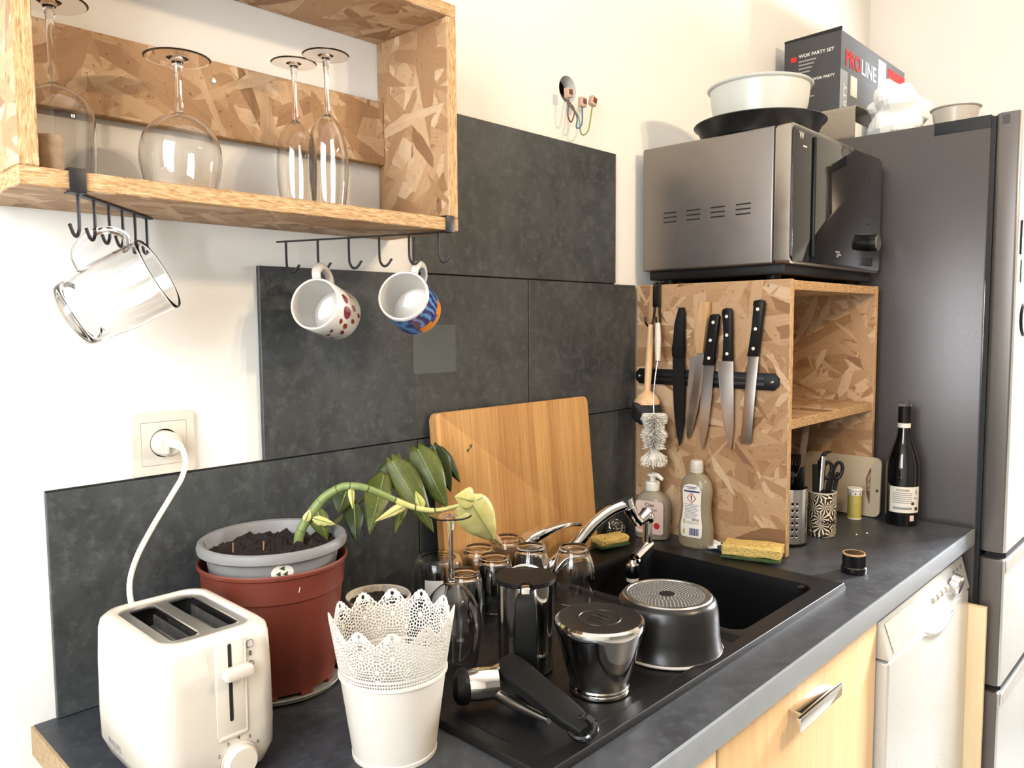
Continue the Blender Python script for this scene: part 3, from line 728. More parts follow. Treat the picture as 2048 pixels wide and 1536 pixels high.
def knife(top, bol, tip, blade, handle, hmat, bmat, label, rivets=0, x=-0.0135, th=0.002, hth=0.012, extra=None):
    """blade/handle outlines in (w, s): s runs 0..1 along the part, w in metres, + to the right in the picture (-y)"""
    t = T('kitchen_knife', label, 'knife', (kx+x, tip[0], CT+tip[1]), 0, 'knives on the magnetic rack')
    to = lambda a, b_, w_, s_: ((a[0]+(b_[0]-a[0])*s_-w_)-tip[0], (a[1]+(b_[1]-a[1])*s_)-tip[1])
    O('blade', B().prism([to(bol, tip, w_, s_) for w_, s_ in blade], 'x', -th, 0.0, 0.0004), bmat, t)
    h = O('handle', B().prism([to(top, bol, w_, s_) for w_, s_ in handle], 'x', -th/2-hth/2, -th/2+min(hth/2, 0.009), 0.003), hmat, t)
    for k in range(rivets):
        s_ = 0.16+0.35*k; y_, z_ = to(top, bol, extra[k] if extra else 0.0, s_)
        O('rivet', B().lathe([(0, 0.0008), (0.0036, 0.0006), (0.004, -0.001)], 14).xf(Matrix.Translation((-th/2-hth/2, y_, z_)) @ Matrix.Rotation(-PI/2, 4, 'Y')), 'cap_white', h)
    return t
R5 = lambda v: v+0.591
knife((-0.142, R5(-0.055)), (-0.136, R5(-0.168)), (-0.142, R5(-0.374)),
      [(-0.014, 0), (0.016, 0), (0.016, 0.35), (0.013, 0.7), (0.006, 0.92), (0.0, 1.0), (-0.006, 0.9), (-0.013, 0.6), (-0.015, 0.3)],
      [(-0.004, 0), (0.008, 0), (0.011, 0.1), (0.012, 0.5), (0.012, 0.8), (0.016, 1.0), (-0.014, 1.0), (-0.012, 0.85), (-0.013, 0.7), (-0.011, 0.3)],
      'black_matte', 'black_matte', 'all-black knife, leftmost on the magnetic rack', th=0.003)
knife((-0.203, R5(-0.043)), (-0.190, R5(-0.168)), (-0.164, R5(-0.358)),
      [(-0.022, 0.0), (-0.006, -0.01), (-0.006, -0.07), (0.010, -0.07), (0.013, 0.0), (0.018, 0.3), (0.015, 0.6), (0.009, 0.85), (0.0, 1.0), (-0.006, 0.93), (-0.013, 0.75), (-0.019, 0.4)],
      [(-0.012, 0), (0.012, 0), (0.013, 0.15), (0.011, 0.6), (0.010, 0.93), (-0.009, 0.93), (-0.012, 0.6), (-0.013, 0.2)],
      'handle_wood', 'blade_steel', "chef's knife with a pale wooden handle on the magnetic rack")
knife((-0.231, R5(-0.071)), (-0.216, R5(-0.184)), (-0.203, R5(-0.377)),
      [(-0.011, 0.0), (0.015, 0.0), (0.014, 0.4), (0.010, 0.75), (0.004, 0.93), (0.0, 1.0), (-0.007, 0.88), (-0.013, 0.7), (-0.013, 0.3)],
      [(-0.011, 0.02), (-0.004, 0), (0.008, 0.0), (0.013, 0.05), (0.012, 0.5), (0.011, 0.85), (0.014, 1.0), (-0.013, 1.0), (-0.011, 0.8), (-0.010, 0.5)],
      'black_plastic', 'blade_steel', 'narrow knife with a black riveted handle beside the wooden-handled one', 3, x=-0.018, extra=(0.001, 0.0, 0.002))
knife((-0.259, R5(-0.058)), (-0.262, R5(-0.174)), (-0.270, R5(-0.371)),
      [(-0.025, 0.0), (0.012, 0.0), (0.011, 0.4), (0.009, 0.75), (0.004, 0.93), (0.0, 1.0), (-0.005, 0.93), (-0.014, 0.75), (-0.021, 0.45), (-0.025, 0.12)],
      [(-0.013, 0.08), (-0.010, 0.02), (-0.002, 0), (0.008, 0.01), (0.011, 0.07), (0.011, 1.0), (-0.013, 1.0), (-0.012, 0.92), (-0.007, 0.85), (-0.008, 0.5), (-0.010, 0.2)],
      'black_plastic', 'blade_steel', 'broad knife with an upright black riveted handle, fourth on the rack', 3)
knife((-0.333, R5(-0.043)), (-0.321, R5(-0.162)), (-0.305, R5(-0.354)),
      [(-0.012, 0.0), (0.012, 0.0), (0.012, 0.6), (0.013, 0.98), (-0.012, 1.0), (-0.012, 0.6)],
      [(-0.013, 0.08), (-0.012, 0.01), (0.0, -0.01), (0.010, 0.01), (0.013, 0.06), (0.011, 0.5), (0.012, 1.0), (-0.014, 1.0), (-0.013, 0.94), (-0.008, 0.88), (-0.009, 0.5), (-0.007, 0.16)],
      'black_plastic', 'blade_steel', 'square-ended bread knife with a black riveted handle, rightmost on the rack', 3)

# hook over the cabinet top with two brushes
t = T('steel_hook', 'dark double hook hung over the top edge of the strand-board cabinet', 'hook', (kx, -0.072, CT+CH))
for dy in (0.006, -0.006):
    O('prong', B().tube([(0.014, dy, 0.0025), (0.0, dy, 0.0032), (-0.006, dy, 0.000), (-0.006, dy*1.1, -0.05), (-0.008, dy*1.6, -0.085), (-0.018, dy*2.0, -0.098), (-0.030, dy*2.4, -0.090), (-0.033, dy*2.6, -0.075)], 0.0026, 8, 5), 'dark_bronze', t)
O('plate', B().box(-0.0085, -0.006, -0.011, 0.011, -0.052, -0.002, 0.001).box(-0.007, 0.016, -0.011, 0.011, 0.0006, 0.0028, 0.001), 'dark_bronze', t)
t = T('dish_brush', 'wooden dish brush with black bristles hanging from the hook', 'brush', (kx-0.041, -0.072, CT+0.280))
O('handle', B().tube([(0.012, 0.002, 0.218), (0.006, 0.003, 0.12), (0, 0.003, 0.055)], [0.006, 0.0085, 0.0075], 14, 6), 'light_wood', t)
O('head', B().lathe([(0, 0.066), (0.008, 0.063), (0.022, 0.052), (0.030, 0.038), (0.030, 0.032), (0, 0.032)], 28, (0, 0.003, 0)), 'light_wood', t)
O('bristles', B().lathe([(0, 0.034), (0.029, 0.034), (0.033, 0.028), (0.035, 0.020), (0.036, 0.012), (0.0355, 0.004), (0.033, -0.004), (0.027, -0.012), (0.015, -0.016), (0, -0.017)], 56, (-0.003, 0.002, 0)).jitter(0.009, 34).jitter(0.0015, 260), 'bristle_black', t)
t = T('bottle_brush', 'white bottle brush hanging from the hook in front of the dish brush', 'brush', (kx-0.066, -0.106, CT+0.198))
O('handle', B().tube([(0.033, 0.014, 0.302), (0.022, 0.006, 0.266), (0.010, -0.002, 0.216)], [0.006, 0.0075, 0.006], 12, 5), 'white_plastic', t)
O('wire', B().tube([(0.010, -0.002, 0.218), (0.003, 0.000, 0.18), (0.001, 0.003, 0.13), (0, 0.0, 0.08), (0, 0, 0.01)], 0.0016, 8, 5), 'steel', t)
bb = B(); rng = random.Random(3)
for k in range(2400):
    z_ = rng.uniform(0.0, 0.098); a = rng.uniform(0, 2*PI); L = 0.0255+0.004*math.sin(z_*160)+rng.uniform(-0.003, 0.003)
    dz = -0.004+rng.uniform(-0.004, 0.004)-(0.02 if z_ < 0.02 else 0); q = rng.uniform(0, 2*PI)
    c, s_ = math.cos(a), math.sin(a); wv = Vector((math.cos(q), math.sin(q), 0.6))*0.0007
    p1 = Vector((c*L, s_*L, z_+dz)); p0 = Vector((0, 0, z_))
    bb.bm.faces.new([bb.bm.verts.new(p) for p in (p0-wv, p0+wv, p1+wv, p1-wv)])
o = O('bristles', bb.mesh('bristles', 0, normals=False), 'bristle_white', t); o['kind'] = 'stuff'

# ================================================================== THINGS INSIDE / BESIDE THE CABINET
def steel_holder():
    t = T('utensil_holder', 'perforated steel utensil holder just inside the strand-board cabinet', 'utensil holder', (1.105, -0.346, CT), math.radians(28))
    r, h = 0.0385, 0.128; n = 192; m = 84
    b = B()
    V = [[b.bm.verts.new((r*math.cos(2*PI*i/n), r*math.sin(2*PI*i/n), 0.003+(h-0.003)*j/m)) for j in range(m+1)] for i in range(n)]
    for i in range(n):
        for j in range(m):
            a = (i+0.5)/n*24; fa = abs(a-math.floor(a)-0.5)/24*2*PI*r; zz = (j+0.5)/m*h
            row = (zz-0.022)/0.0148; fr = abs(row-round(row))*0.0148
            if -0.4 < row < 5.4 and math.hypot(fa, fr) < 0.0030 and int(a) % 4 in (0, 1): continue
            b.bm.faces.new((V[i][j], V[(i+1) % n][j], V[(i+1) % n][j+1], V[i][j+1]))
    o = O('wall', b.mesh('wall', 60), 'steel', t); sm_ = o.modifiers.new('thickness', 'SOLIDIFY'); sm_.thickness = 0.0008
    O('inner_liner', B().lathe([(0.036, 0.004), (0.036, h-0.012)], 40), 'conduit_black', t)
    O('base', B().lathe([(0, 0.0005), (0.039, 0.0005), (0.040, 0.002), (0.040, 0.006), (0.0385, 0.007), (0, 0.007)], 48), 'black_plastic', t)
    O('rim', B().lathe([(0.0375, h-0.001), (0.0395, h-0.001), (0.0395, h+0.0012), (0.0375, h+0.0012)], 48, closed=True), 'polished_steel', t)
steel_holder()
HU = (1.105, -0.346)
def utensil(name, label, base, top, headfn, mat, hr=0.004, flat=1.0, mat2=None):
    t = T(name, label, 'utensil', (base[0], base[1], CT+base[2]))
    v = Vector(top)-Vector(base)
    O('handle', B().tube([(0, 0, 0), v*0.5, v], hr, 8, 3, flat=flat), mat, t)
    if headfn: O('head', headfn(v), mat2 or mat, t)
    return t
def fork_head(v):
    b = B(); d = v.normalized(); sd = Vector((0.35, -0.93, 0)).normalized()
    b.tube([v, v+d*0.012], 0.010, 8, flat=0.3)
    for k in range(5):
        o = sd*(k-2)*0.0065
        b.tube([v+d*0.008+o*0.7, v+d*0.030+o, v+d*0.052+o*0.9], 0.0026, 6, 3)
    return b
utensil('serving_fork', 'black plastic serving fork standing in the steel holder', (HU[0]-0.005, HU[1]+0.005, 0.008), (HU[0]-0.008, HU[1]-0.010, 0.155), fork_head, 'black_gloss', 0.004)
utensil('spatula', 'black spatula low in the steel holder', (HU[0]+0.008, HU[1]+0.012, 0.008), (HU[0]+0.016, HU[1]-0.012, 0.12), lambda v: B().box(v.x-0.003, v.x+0.003, v.y-0.016, v.y+0.016, v.z, v.z+0.055, 0.0025), 'black_plastic', 0.004)
utensil('flat_stick', 'long dark flat wooden stick leaning in the steel holder', (HU[0]+0.006, HU[1]-0.006, 0.008), (HU[0]+0.050, HU[1]-0.014, 0.262), None, 'dark_stick', 0.008, 0.35)
t = T('palm_print_pot', 'small pot with a black palm-leaf print holding kitchen utensils', 'pot', (1.2195, -0.376, CT))
pp = O('pot_wall', B().lathe([(0, 0.0005), (0.029, 0.0005), (0.031, 0.003), (0.0312, 0.100), (0.0312, 0.104), (0.0285, 0.104), (0.0285, 0.006), (0, 0.006)], 48), 'palm_print', t)
uvl = pp.data.uv_layers[0].data
for p_ in pp.data.polygons:
    for li in p_.loop_indices:
        c = pp.data.vertices[pp.data.loops[li].vertex_index].co
        a = math.atan2(c.y, c.x); a = a if a > -PI/2+0.4 or p_.center.x > 0 else a
        uvl[li].uv = ((a % (2*PI))*0.031, c.z)
O('rim', B().lathe([(0.0283, 0.1025), (0.0315, 0.1025), (0.0318, 0.1045), (0.0283, 0.1050)], 48, closed=True), 'white_ceramic', t)
lettering('HOME', 0.014, on_cyl(0.0315, math.radians(235), 0.036), 'print_black', t, bold=0.0004)
PU = (1.2195, -0.376)
def scissors_head(v):
    b = B(); d = v.normalized(); s1 = Vector((0.5, -0.86, 0))
    for q in (-1, 1):
        c = v+s1*0.012*q+d*0.004
        b.tube([c+(s1*math.cos(k/14*2*PI)*0.010+d*math.sin(k/14*2*PI)*0.020) for k in range(15)], 0.0042, 8)
    return b
utensil('kitchen_scissors', 'black-handled scissors, handles up, in the palm-print pot', (PU[0]+0.004, PU[1]+0.006, 0.008), (PU[0]+0.022, PU[1]-0.012, 0.148), scissors_head, 'black_plastic', 0.008, 0.6)
utensil('can_opener', 'black can opener leaning in the palm-print pot', (PU[0]-0.002, PU[1]+0.010, 0.008), (PU[0]+0.026, PU[1]+0.014, 0.172), lambda v: B().tube([v, v+Vector((0.010, -0.003, 0.016)), v+Vector((0.024, -0.012, 0.020))], [0.007, 0.005, 0.002], 8, 4), 'black_plastic', 0.010, 0.7)
utensil('steel_tongs', 'slim dark tongs with a bright edge at the left of the palm-print pot', (PU[0]-0.012, PU[1]+0.004, 0.008), (PU[0]+0.010, PU[1]+0.004, 0.185), None, 'polished_steel', 0.005, 0.4)
utensil('black_ladle', 'black ladle handle at the back of the palm-print pot', (PU[0]-0.008, PU[1]+0.012, 0.008), (PU[0]-0.012, PU[1]+0.014, 0.168), None, 'black_matte', 0.007, 0.5)
utensil('pastry_brush', 'short black pointed utensil leaning out of the palm-print pot', (PU[0]+0.010, PU[1]-0.004, 0.008), (PU[0]+0.060, PU[1]-0.012, 0.142), None, 'black_plastic', 0.005, 0.5)
t = T('spice_tube', 'slim yellow shaker tube with a white cap inside the cabinet', 'spice shaker', (1.427, -0.375, CT))
O('tube', B().lathe([(0, 0.0005), (0.016, 0.0005), (0.0168, 0.003), (0.0165, 0.070), (0, 0.070)], 36), 'tube_yellow', t)
O('base_ring', B().lathe([(0.0165, 0.0008), (0.0176, 0.0008), (0.0176, 0.004), (0.0165, 0.004)], 36, closed=True), 'label_paper', t)
O('collar', B().lathe([(0.0168, 0.062), (0.0172, 0.062), (0.0172, 0.072), (0.0168, 0.072)], 36, closed=True), 'label_paper', t)
O('cap', B().lathe([(0, 0.080), (0.017, 0.080), (0.0188, 0.0785), (0.0188, 0.074), (0.017, 0.072), (0, 0.072)], 36), 'cap_white', t)
for k in range(9):
    a = k*2*PI/9; O('collar_mark', patch_cyl(0.01735, a, a+0.2, 0.064, 0.068, 3), 'print_dark', t, 0)
# small plastic chopping board leaning on the inner right side
t = T('plastic_chopping_board', 'small pale chopping board with a slot handle leaning inside the cabinet', 'chopping board', (1.4690, -0.325, CT), 0, None, (0, math.radians(2.5), 0))
ou = [(y, z+0.078) for y, z in rrect(0.098, 0.076, 0.016, 7)]
sl = [(-0.073+0.0105*math.cos(a), 0.078+0.05*math.sin(a)*(1 if math.sin(a) > 0 else 1)) for a in [math.atan2(p[1]-0.078, p[0]) for p in ou]]
ou2 = ou
b = B()
cen = Vector((-0.070, 0.080)); n = len(ou2)
slot = []
for p in ou2:
    dv = Vector(p)-cen; a = math.atan2(dv.y, dv.x)
    slot.append((cen.x+0.009*math.cos(a)*(1.0 if math.sin(a) > 0 else 0.8), cen.y+0.047*math.sin(a)))
O('board', b.frame(ou2, slot, 'x', -0.004, 0.004), 'board_white', t)
O('hanging_hole', B().disc((-0.0042, -0.090, 0.070), 0.003, 12, 'x', 0.004), 'print_black', t)

# wine bottle
t = T('wine_bottle', 'dark green wine bottle with a cream back label beside the fridge', 'bottle', (1.457, -0.478, CT))
O('glass', B().lathe([(0, 0.006), (0.030, 0.003), (0.035, 0.0005), (0.0372, 0.004), (0.0374, 0.135), (0.0365, 0.150), (0.031, 0.172), (0.023, 0.195), (0.0165, 0.215), (0.0140, 0.235), (0.0132, 0.262), (0.0132, 0.290)], 56), 'dark_wine', t)
O('capsule', B().lathe([(0.0142, 0.240), (0.0142, 0.290), (0.0136, 0.2905)], 40), 'black_plastic', t)
O('neck_band', B().lathe([(0.0146, 0.2405), (0.0148, 0.2405), (0.0148, 0.2515), (0.0146, 0.2515)], 40, closed=True), 'label_paper', t)
O('stopper', B().lathe([(0.0132, 0.2905), (0.0145, 0.291), (0.0145, 0.300), (0.013, 0.302), (0, 0.302)], 36), 'clear_glass', t)
la = math.radians(212)
O('label', patch_cyl(0.0377, la-1.05, la+1.05, 0.034, 0.098, 26), 'label_paper', t)
f_ = on_cyl(0.0379, la, 0.066)
lettering('VIOGNIER', 0.0068, on_cyl(0.0379, la-0.22, 0.0895), 'print_dark', t, bold=0.0001)
O('label_print', bars(f_, [(-0.032, 0.014, 0.016-0.0048*k, 0.0178-0.0048*k) for k in range(6)] + [(-0.030, 0.014, -0.024, -0.018)]), 'print_grey', t, 0)
O('label_mark', bars(f_, [(0.024, 0.0265, 0.013, 0.024), (0.020, 0.028, 0.003, 0.005), (0.022, 0.032, -0.026, -0.018), (0.012, 0.020, -0.012, -0.005)]), 'print_dark', t, 0)
O('glass_seal', patch_cyl(0.0377, la+0.25, la+0.55, 0.014, 0.028, 8), 'label_pink', t)

# pepper mill cap on the worktop, and crumbs
t = T('black_jar_lid', 'small black ribbed lid standing on the front of the worktop', 'lid', (0.988, -0.534, CT))
O('skirt', B().lathe([(0, 0.0005), (0.0235, 0.0005), (0.0245, 0.002), (0.0245, 0.012), (0.0225, 0.014), (0, 0.014)], 40), 'black_gloss', t)
b = B(); n = 96
O('ribbed_body', b.loft([[((0.0208+(0.0008 if k % 2 else 0))*math.cos(2*PI*k/n), (0.0208+(0.0008 if k % 2 else 0))*math.sin(2*PI*k/n), z) for k in range(n)] for z in (0.013, 0.037)]), 'black_plastic', t, 20)
O('top_rim', B().lathe([(0.0195, 0.037), (0.0212, 0.037), (0.0208, 0.0405), (0.0192, 0.0405)], 40, closed=True), 'handle_wood', t)
O('top', B().lathe([(0, 0.0400), (0.0194, 0.0400), (0.0194, 0.036)], 40), 'black_gloss', t)
for (x_, y_, s_) in ((1.270, -0.438, 0.0028), (1.298, -0.452, 0.003)):
    o = O('crumb', B().ball((0, 0, 0), s_, (1.3, 0.8, 0.6), 10, 6).jitter(0.0006, 400), 'cap_white', None, loc=(x_, y_, CT+s_*0.62))
    tag(o, 'tiny white crumb on the worktop, the one nearer the palm-print pot' if x_ < 1.28 else 'tiny white crumb on the worktop, the one nearer the wine bottle', 'crumb', 'crumbs on the worktop')
# ================================================================== BACK OF THE SINK
t = T('bamboo_chopping_board', 'large bamboo chopping board leaning on the slate tiles behind the sink', 'chopping board', (0.541, -0.056, CT+0.0135), 0, None, (math.radians(-5.2), 0, 0))
bd = [(x, z+0.165) for x, z in rrect(0.220, 0.164, 0.012, 5)]
O('board', B().prism(bd, 'y', -0.009, 0.009, 0.002), 'bamboo', t)
for (x_, z_) in ((-0.150, 0.255), (-0.142, 0.262)):
    O('knife_mark', B().prism([(x_, z_), (x_+0.008, z_+0.003), (x_+0.003, z_-0.006)], 'y', -0.0096, -0.0088), 'stem_dark', t)
o = O('wooden_batten', B().box(0.300, 0.808, -0.0605, -0.012, CT+0.0005, CT+0.0130, 0.0015), 'light_wood'); tag(o, 'thin flat wooden board lying along the wall under the chopping board', 'board')

# mixer tap
t = T('mixer_tap', 'chrome mixer tap with a lever and a long spout over the sink', 'tap', (0.505, -0.108, CT+0.0095))
z0 = -0.0095
Q = lambda x, y, z: (x-0.505, y+0.108, z+z0)
O('tap_body', B().lathe([(0, 0), (0.028, 0.0), (0.028, 0.004), (0.024, 0.008), (0.0235, 0.050), (0.022, 0.066), (0.016, 0.074), (0, 0.076)], 36), 'chrome', t)
O('lever', B().loft(strap_rings([Q(0.470, -0.112, 0.078), Q(0.473, -0.120, 0.094), Q(0.500, -0.128, 0.106), Q(0.550, -0.130, 0.110), Q(0.590, -0.130, 0.1065), Q(0.613, -0.130, 0.1010)], (0.25, 0.9, 0), [0.030, 0.034, 0.032, 0.026, 0.021, 0.017], [0.018, 0.024, 0.017, 0.011, 0.009, 0.007])), 'chrome', t)
O('spout', B().tube([Q(0.524, -0.116, 0.022), Q(0.577, -0.150, 0.069), Q(0.613, -0.165, 0.104), Q(0.652, -0.180, 0.128), Q(0.690, -0.198, 0.139)], [0.0125, 0.0125, 0.0120, 0.0115, 0.0105], 18, 8), 'chrome', t)
aer = O('spout_adapter', B().tube([Q(0.684, -0.196, 0.150), Q(0.690, -0.200, 0.128), Q(0.700, -0.203, 0.112), Q(0.712, -0.206, 0.099)], [0.012, 0.0125, 0.0105, 0.0115], 16, 3), 'chrome', t)
O('adapter_collar', B().tube([Q(0.6885, -0.199, 0.133), Q(0.6925, -0.2005, 0.124)], 0.0140, 12), 'polished_steel', aer)
O('joint', B().tube([Q(0.712, -0.206, 0.098), Q(0.745, -0.206, 0.110)], [0.009, 0.0145], 18), 'chrome', aer)
O('joint_cap', B().ball(Q(0.742, -0.208, 0.103), 0.0145, (1, 1, 1.05)), 'chrome', aer)
O('arm', B().tube([Q(0.742, -0.209, 0.098), Q(0.738, -0.210, 0.040)], 0.0098, 18), 'chrome', t)
O('arm_joint', B().tube([Q(0.746, -0.211, 0.047), Q(0.720, -0.212, 0.040), Q(0.690, -0.214, 0.030)], [0.0105, 0.0115, 0.0110], 18, 3), 'chrome', t)
nz = O('nozzle', B().lathe([(0, 0.034), (0.006, 0.034), (0.008, 0.027), (0.0125, 0.024), (0.0135, 0.017), (0.0135, 0.012)], 28, Q(0.679, -0.215, -0.004)), 'chrome', t)
O('nozzle_grip', B().lathe([(0.0132, 0.012), (0.0132, 0.000), (0.0125, -0.002)], 28, Q(0.679, -0.215, -0.004)), 'black_gloss', nz)
O('nozzle_tip', B().lathe([(0.0126, -0.001), (0.0124, -0.009), (0.011, -0.010), (0, -0.010)], 28, Q(0.679, -0.215, -0.004)), 'cap_grey', nz)

# sponges, steel wool
def sponge(loc, rz, L, Wd, label, rx=0.0, s=1, th=0.027):
    t = T('sponge', label, 'sponge', loc, 0, 'scouring sponges by the sink', (rx, 0, rz))
    b = B().box(-L/2, L/2, -Wd/2, Wd/2, 0.006, th, 0.004, 3)
    bmesh.ops.subdivide_edges(b.bm, edges=list(b.bm.edges), cuts=3, use_grid_fill=True)
    O('foam', b.jitter(0.0030, 90, s).jitter(0.0012, 300, s), 'sponge_yellow', t, 50)
    b = B()
    rng = random.Random(s)
    for k in range(70): b.ball((rng.uniform(-L/2+0.008, L/2-0.008), rng.uniform(-Wd/2+0.008, Wd/2-0.008), th+0.0002), rng.uniform(0.0008, 0.0019), (1.4, 1, 0.35), 8, 5)
    o = O('pores', b, 'handle_wood', t); o['kind'] = 'stuff'
    O('scourer', B().box(-L/2, L/2, -Wd/2, Wd/2, 0.0, 0.0062, 0.001).jitter(0.0006, 120, s), 'scourer_green', t)
    return t
sponge((0.918, -0.352, CT+0.0105), math.radians(-72), 0.118, 0.066, 'yellow sponge with green scourer lying at the right corner of the sink', 0, 1)
sponge((0.775, -0.088, CT+0.0150), math.radians(-14), 0.078, 0.040, 'yellow sponge lying behind the tap spout', 0.04, 2, 0.021)
b = B(); rng = random.Random(9)
for k in range(46):
    n1 = Vector((rng.gauss(0, 1), rng.gauss(0, 1), rng.gauss(0, 1))).normalized(); u1 = n1.orthogonal().normalized(); w1 = n1.cross(u1)
    rr_ = rng.uniform(0.010, 0.0215); c0 = n1*math.sqrt(max(0, 0.0225**2-rr_**2))*rng.choice((-1, 1))*rng.uniform(0.3, 1)
    b.tube([c0+(u1*math.cos(q_*0.42)+w1*math.sin(q_*0.42))*rr_*(1+0.08*math.sin(q_*1.9+k)) for q_ in range(15)], 0.0008, 5)
t = T('steel_wool', '', 'scouring pad', (0.868, -0.036, CT+0.0240))
o = O('strands', b, 'polished_steel', t); o['kind'] = 'stuff'
O('core', B().ball((0, 0, 0), 0.0185, (1, 1, 0.95), 24, 16).jitter(0.004, 150), 'black_iron', t)
tag(t, 'dark ball of steel wool behind the tap spout', 'scouring pad')

# soap dispenser
t = T('soap_dispenser', 'clear pump dispenser of hand wash with a pink label beside the cabinet', 'soap dispenser', (0.932, -0.094, CT), math.radians(10))
def squircle(rx, ry, z, n=40, e=2.6):
    o = []
    for k in range(n):
        a = 2*PI*k/n; c, s_ = math.cos(a), math.sin(a)
        o.append((math.copysign(abs(c)**(2/e), c)*rx, math.copysign(abs(s_)**(2/e), s_)*ry, z))
    return o
prof = [(0.020, 0.0005), (0.024, 0.003), (0.0255, 0.010), (0.026, 0.05), (0.0255, 0.085), (0.022, 0.102), (0.014, 0.112), (0.010, 0.115)]
O('bottle', B().loft([squircle(r, r*1.62 if z < 0.1 else r*1.4 if z < 0.11 else r*1.1, z) for r, z in prof]), 'soap_liquid', t)
O('collar', B().lathe([(0, 0.113), (0.0165, 0.113), (0.0172, 0.115), (0.0172, 0.131), (0.0150, 0.134), (0, 0.134)], 32), 'cap_white', t)
O('pump', B().lathe([(0.0065, 0.134), (0.0065, 0.144), (0.0125, 0.147), (0.0125, 0.152), (0, 0.154)], 28).tube([(0, 0, 0.149), (-0.008, -0.016, 0.150), (-0.012, -0.030, 0.142)], [0.006, 0.0055, 0.004], 10, 4), 'cap_white', t)
O('dip_tube', B().tube([(0, 0, 0.118), (0.001, 0.001, 0.02)], 0.003, 8), 'cap_white', t)
O('label', B().prism([(y+-0.004, z+0.054) for y, z in rrect(0.034, 0.038, 0.007, 4)], 'x', -0.0266, -0.0258), 'label_pink', t)
lettering('Cien', 0.0125, on_x(-0.0268, -0.004, 0.083), 'print_dark', t, bold=0.0002)
lettering('Hand Wash', 0.0078, on_x(-0.0268, -0.004, 0.072), 'print_dark', t, bold=0.0001)
lettering('Le Savon', 0.0072, on_x(-0.0268, -0.004, 0.063), 'print_dark', t)
O('label_print', bars(on_x(-0.0268, -0.004, 0.0), [(-0.028, -0.004, 0.026+0.0045*k, 0.0275+0.0045*k) for k in range(6)]), 'print_red', t, 0)
O('label_flower', B().disc((-0.0268, -0.022, 0.036), 0.0075, 14, 'x'), 'print_red', t)

# washing-up liquid
t = T('washing_up_liquid', 'clear bottle of washing-up liquid with an orange hazard label', 'bottle', (0.936, -0.207, CT+0.0005), math.radians(4))
prof = [(0.020, 0.034, 0.0), (0.0235, 0.038, 0.004), (0.0245, 0.0405, 0.014), (0.0245, 0.0400, 0.045), (0.0225, 0.0350, 0.075), (0.0215, 0.0335, 0.095), (0.0225, 0.0365, 0.118), (0.0225, 0.0370, 0.132), (0.0200, 0.0330, 0.148), (0.0160, 0.0240, 0.160), (0.0130, 0.0140, 0.166), (0.0125, 0.0125, 0.170)]
O('bottle', B().loft([squircle(a, c, z, 44, 2.3) for a, c, z in prof]), 'dish_liquid', t)
b = B().lathe([(0, 0.169), (0.0145, 0.169), (0.0145, 0.176), (0.0150, 0.1765), (0.0150, 0.179), (0.0145, 0.1795), (0.0145, 0.184), (0.0135, 0.193), (0.012, 0.1955), (0, 0.196)], 32)
O('cap', b, 'cap_grey', t)
lo = [(0.0, 0.024), (0.022, 0.026), (0.0255, 0.032), (0.026, 0.052), (0.0225, 0.075), (0.0210, 0.095), (0.0220, 0.115), (0.0225, 0.130), (0.018, 0.140), (0.008, 0.145), (0.0, 0.1455)]
def dl(u, v):   # onto the bottle front; the front surface waists in the middle
    xs = [(0.0, -0.0248), (0.045, -0.0249), (0.075, -0.0229), (0.095, -0.0219), (0.118, -0.0229), (0.16, -0.0229)]
    for (za, xa), (zb, xb) in zip(xs[:-1], xs[1:]):
        if za <= v <= zb: x_ = xa+(xb-xa)*(v-za)/(zb-za); break
    return (x_-0.0004+3.2*u*u, -u, v)
b = B(); rows = [(w_, z_) for w_, z_ in lo if w_ > 0]
for (wa, za), (wb, zb) in zip(rows[:-1], rows[1:]):
    for k in range(8):
        ua, ub = -1+2*k/8, -1+2*(k+1)/8
        b.poly([dl(wa*ua, za), dl(wa*ub, za), dl(wb*ub, zb), dl(wb*ua, zb)])
bmesh.ops.remove_doubles(b.bm, verts=b.bm.verts, dist=1e-5)
O('label', b, 'label_paper', t)
up = lambda u, v: (lambda q: (q[0]-0.0006, q[1], q[2]))(dl(u, v))
O('label_print', bars(up, [(-0.017+0.001*(k % 2), 0.017-0.003*(k % 3), 0.0985-0.0034*k, 0.0998-0.0034*k) for k in range(10)] + [(-0.013, 0.018, 0.0600-0.0034*k, 0.0612-0.0034*k) for k in range(2)]), 'print_grey', t, 0)
O('label_heading', bars(up, [(-0.015, 0.013, 0.1375, 0.139), (-0.009, 0.009, 0.1345, 0.136), (-0.019, 0.019, 0.1268, 0.1305)]), 'print_blue', t, 0)
hz = 0.1135
O('hazard_border', bars(up, []).poly([up(0, hz+0.0125), up(0.0115, hz), up(0, hz-0.0125), up(-0.0115, hz)]), 'print_red', t, 0)
up2 = lambda u, v: (lambda q: (q[0]-0.0009, q[1], q[2]))(dl(u, v))
O('hazard_field', bars(up, []).poly([up2(0, hz+0.0100), up2(0.0092, hz), up2(0, hz-0.0100), up2(-0.0092, hz)]), 'label_paper', t, 0)
up3 = lambda u, v: (lambda q: (q[0]-0.0012, q[1], q[2]))(dl(u, v))
lettering('!', 0.016, lambda u, v: up3(u, v+hz), 'print_black', t, bold=0.0006)
lettering('500 ml', 0.0062, lambda u, v: up3(u+0.010, v+0.0655), 'print_dark', t, bold=0.0001)
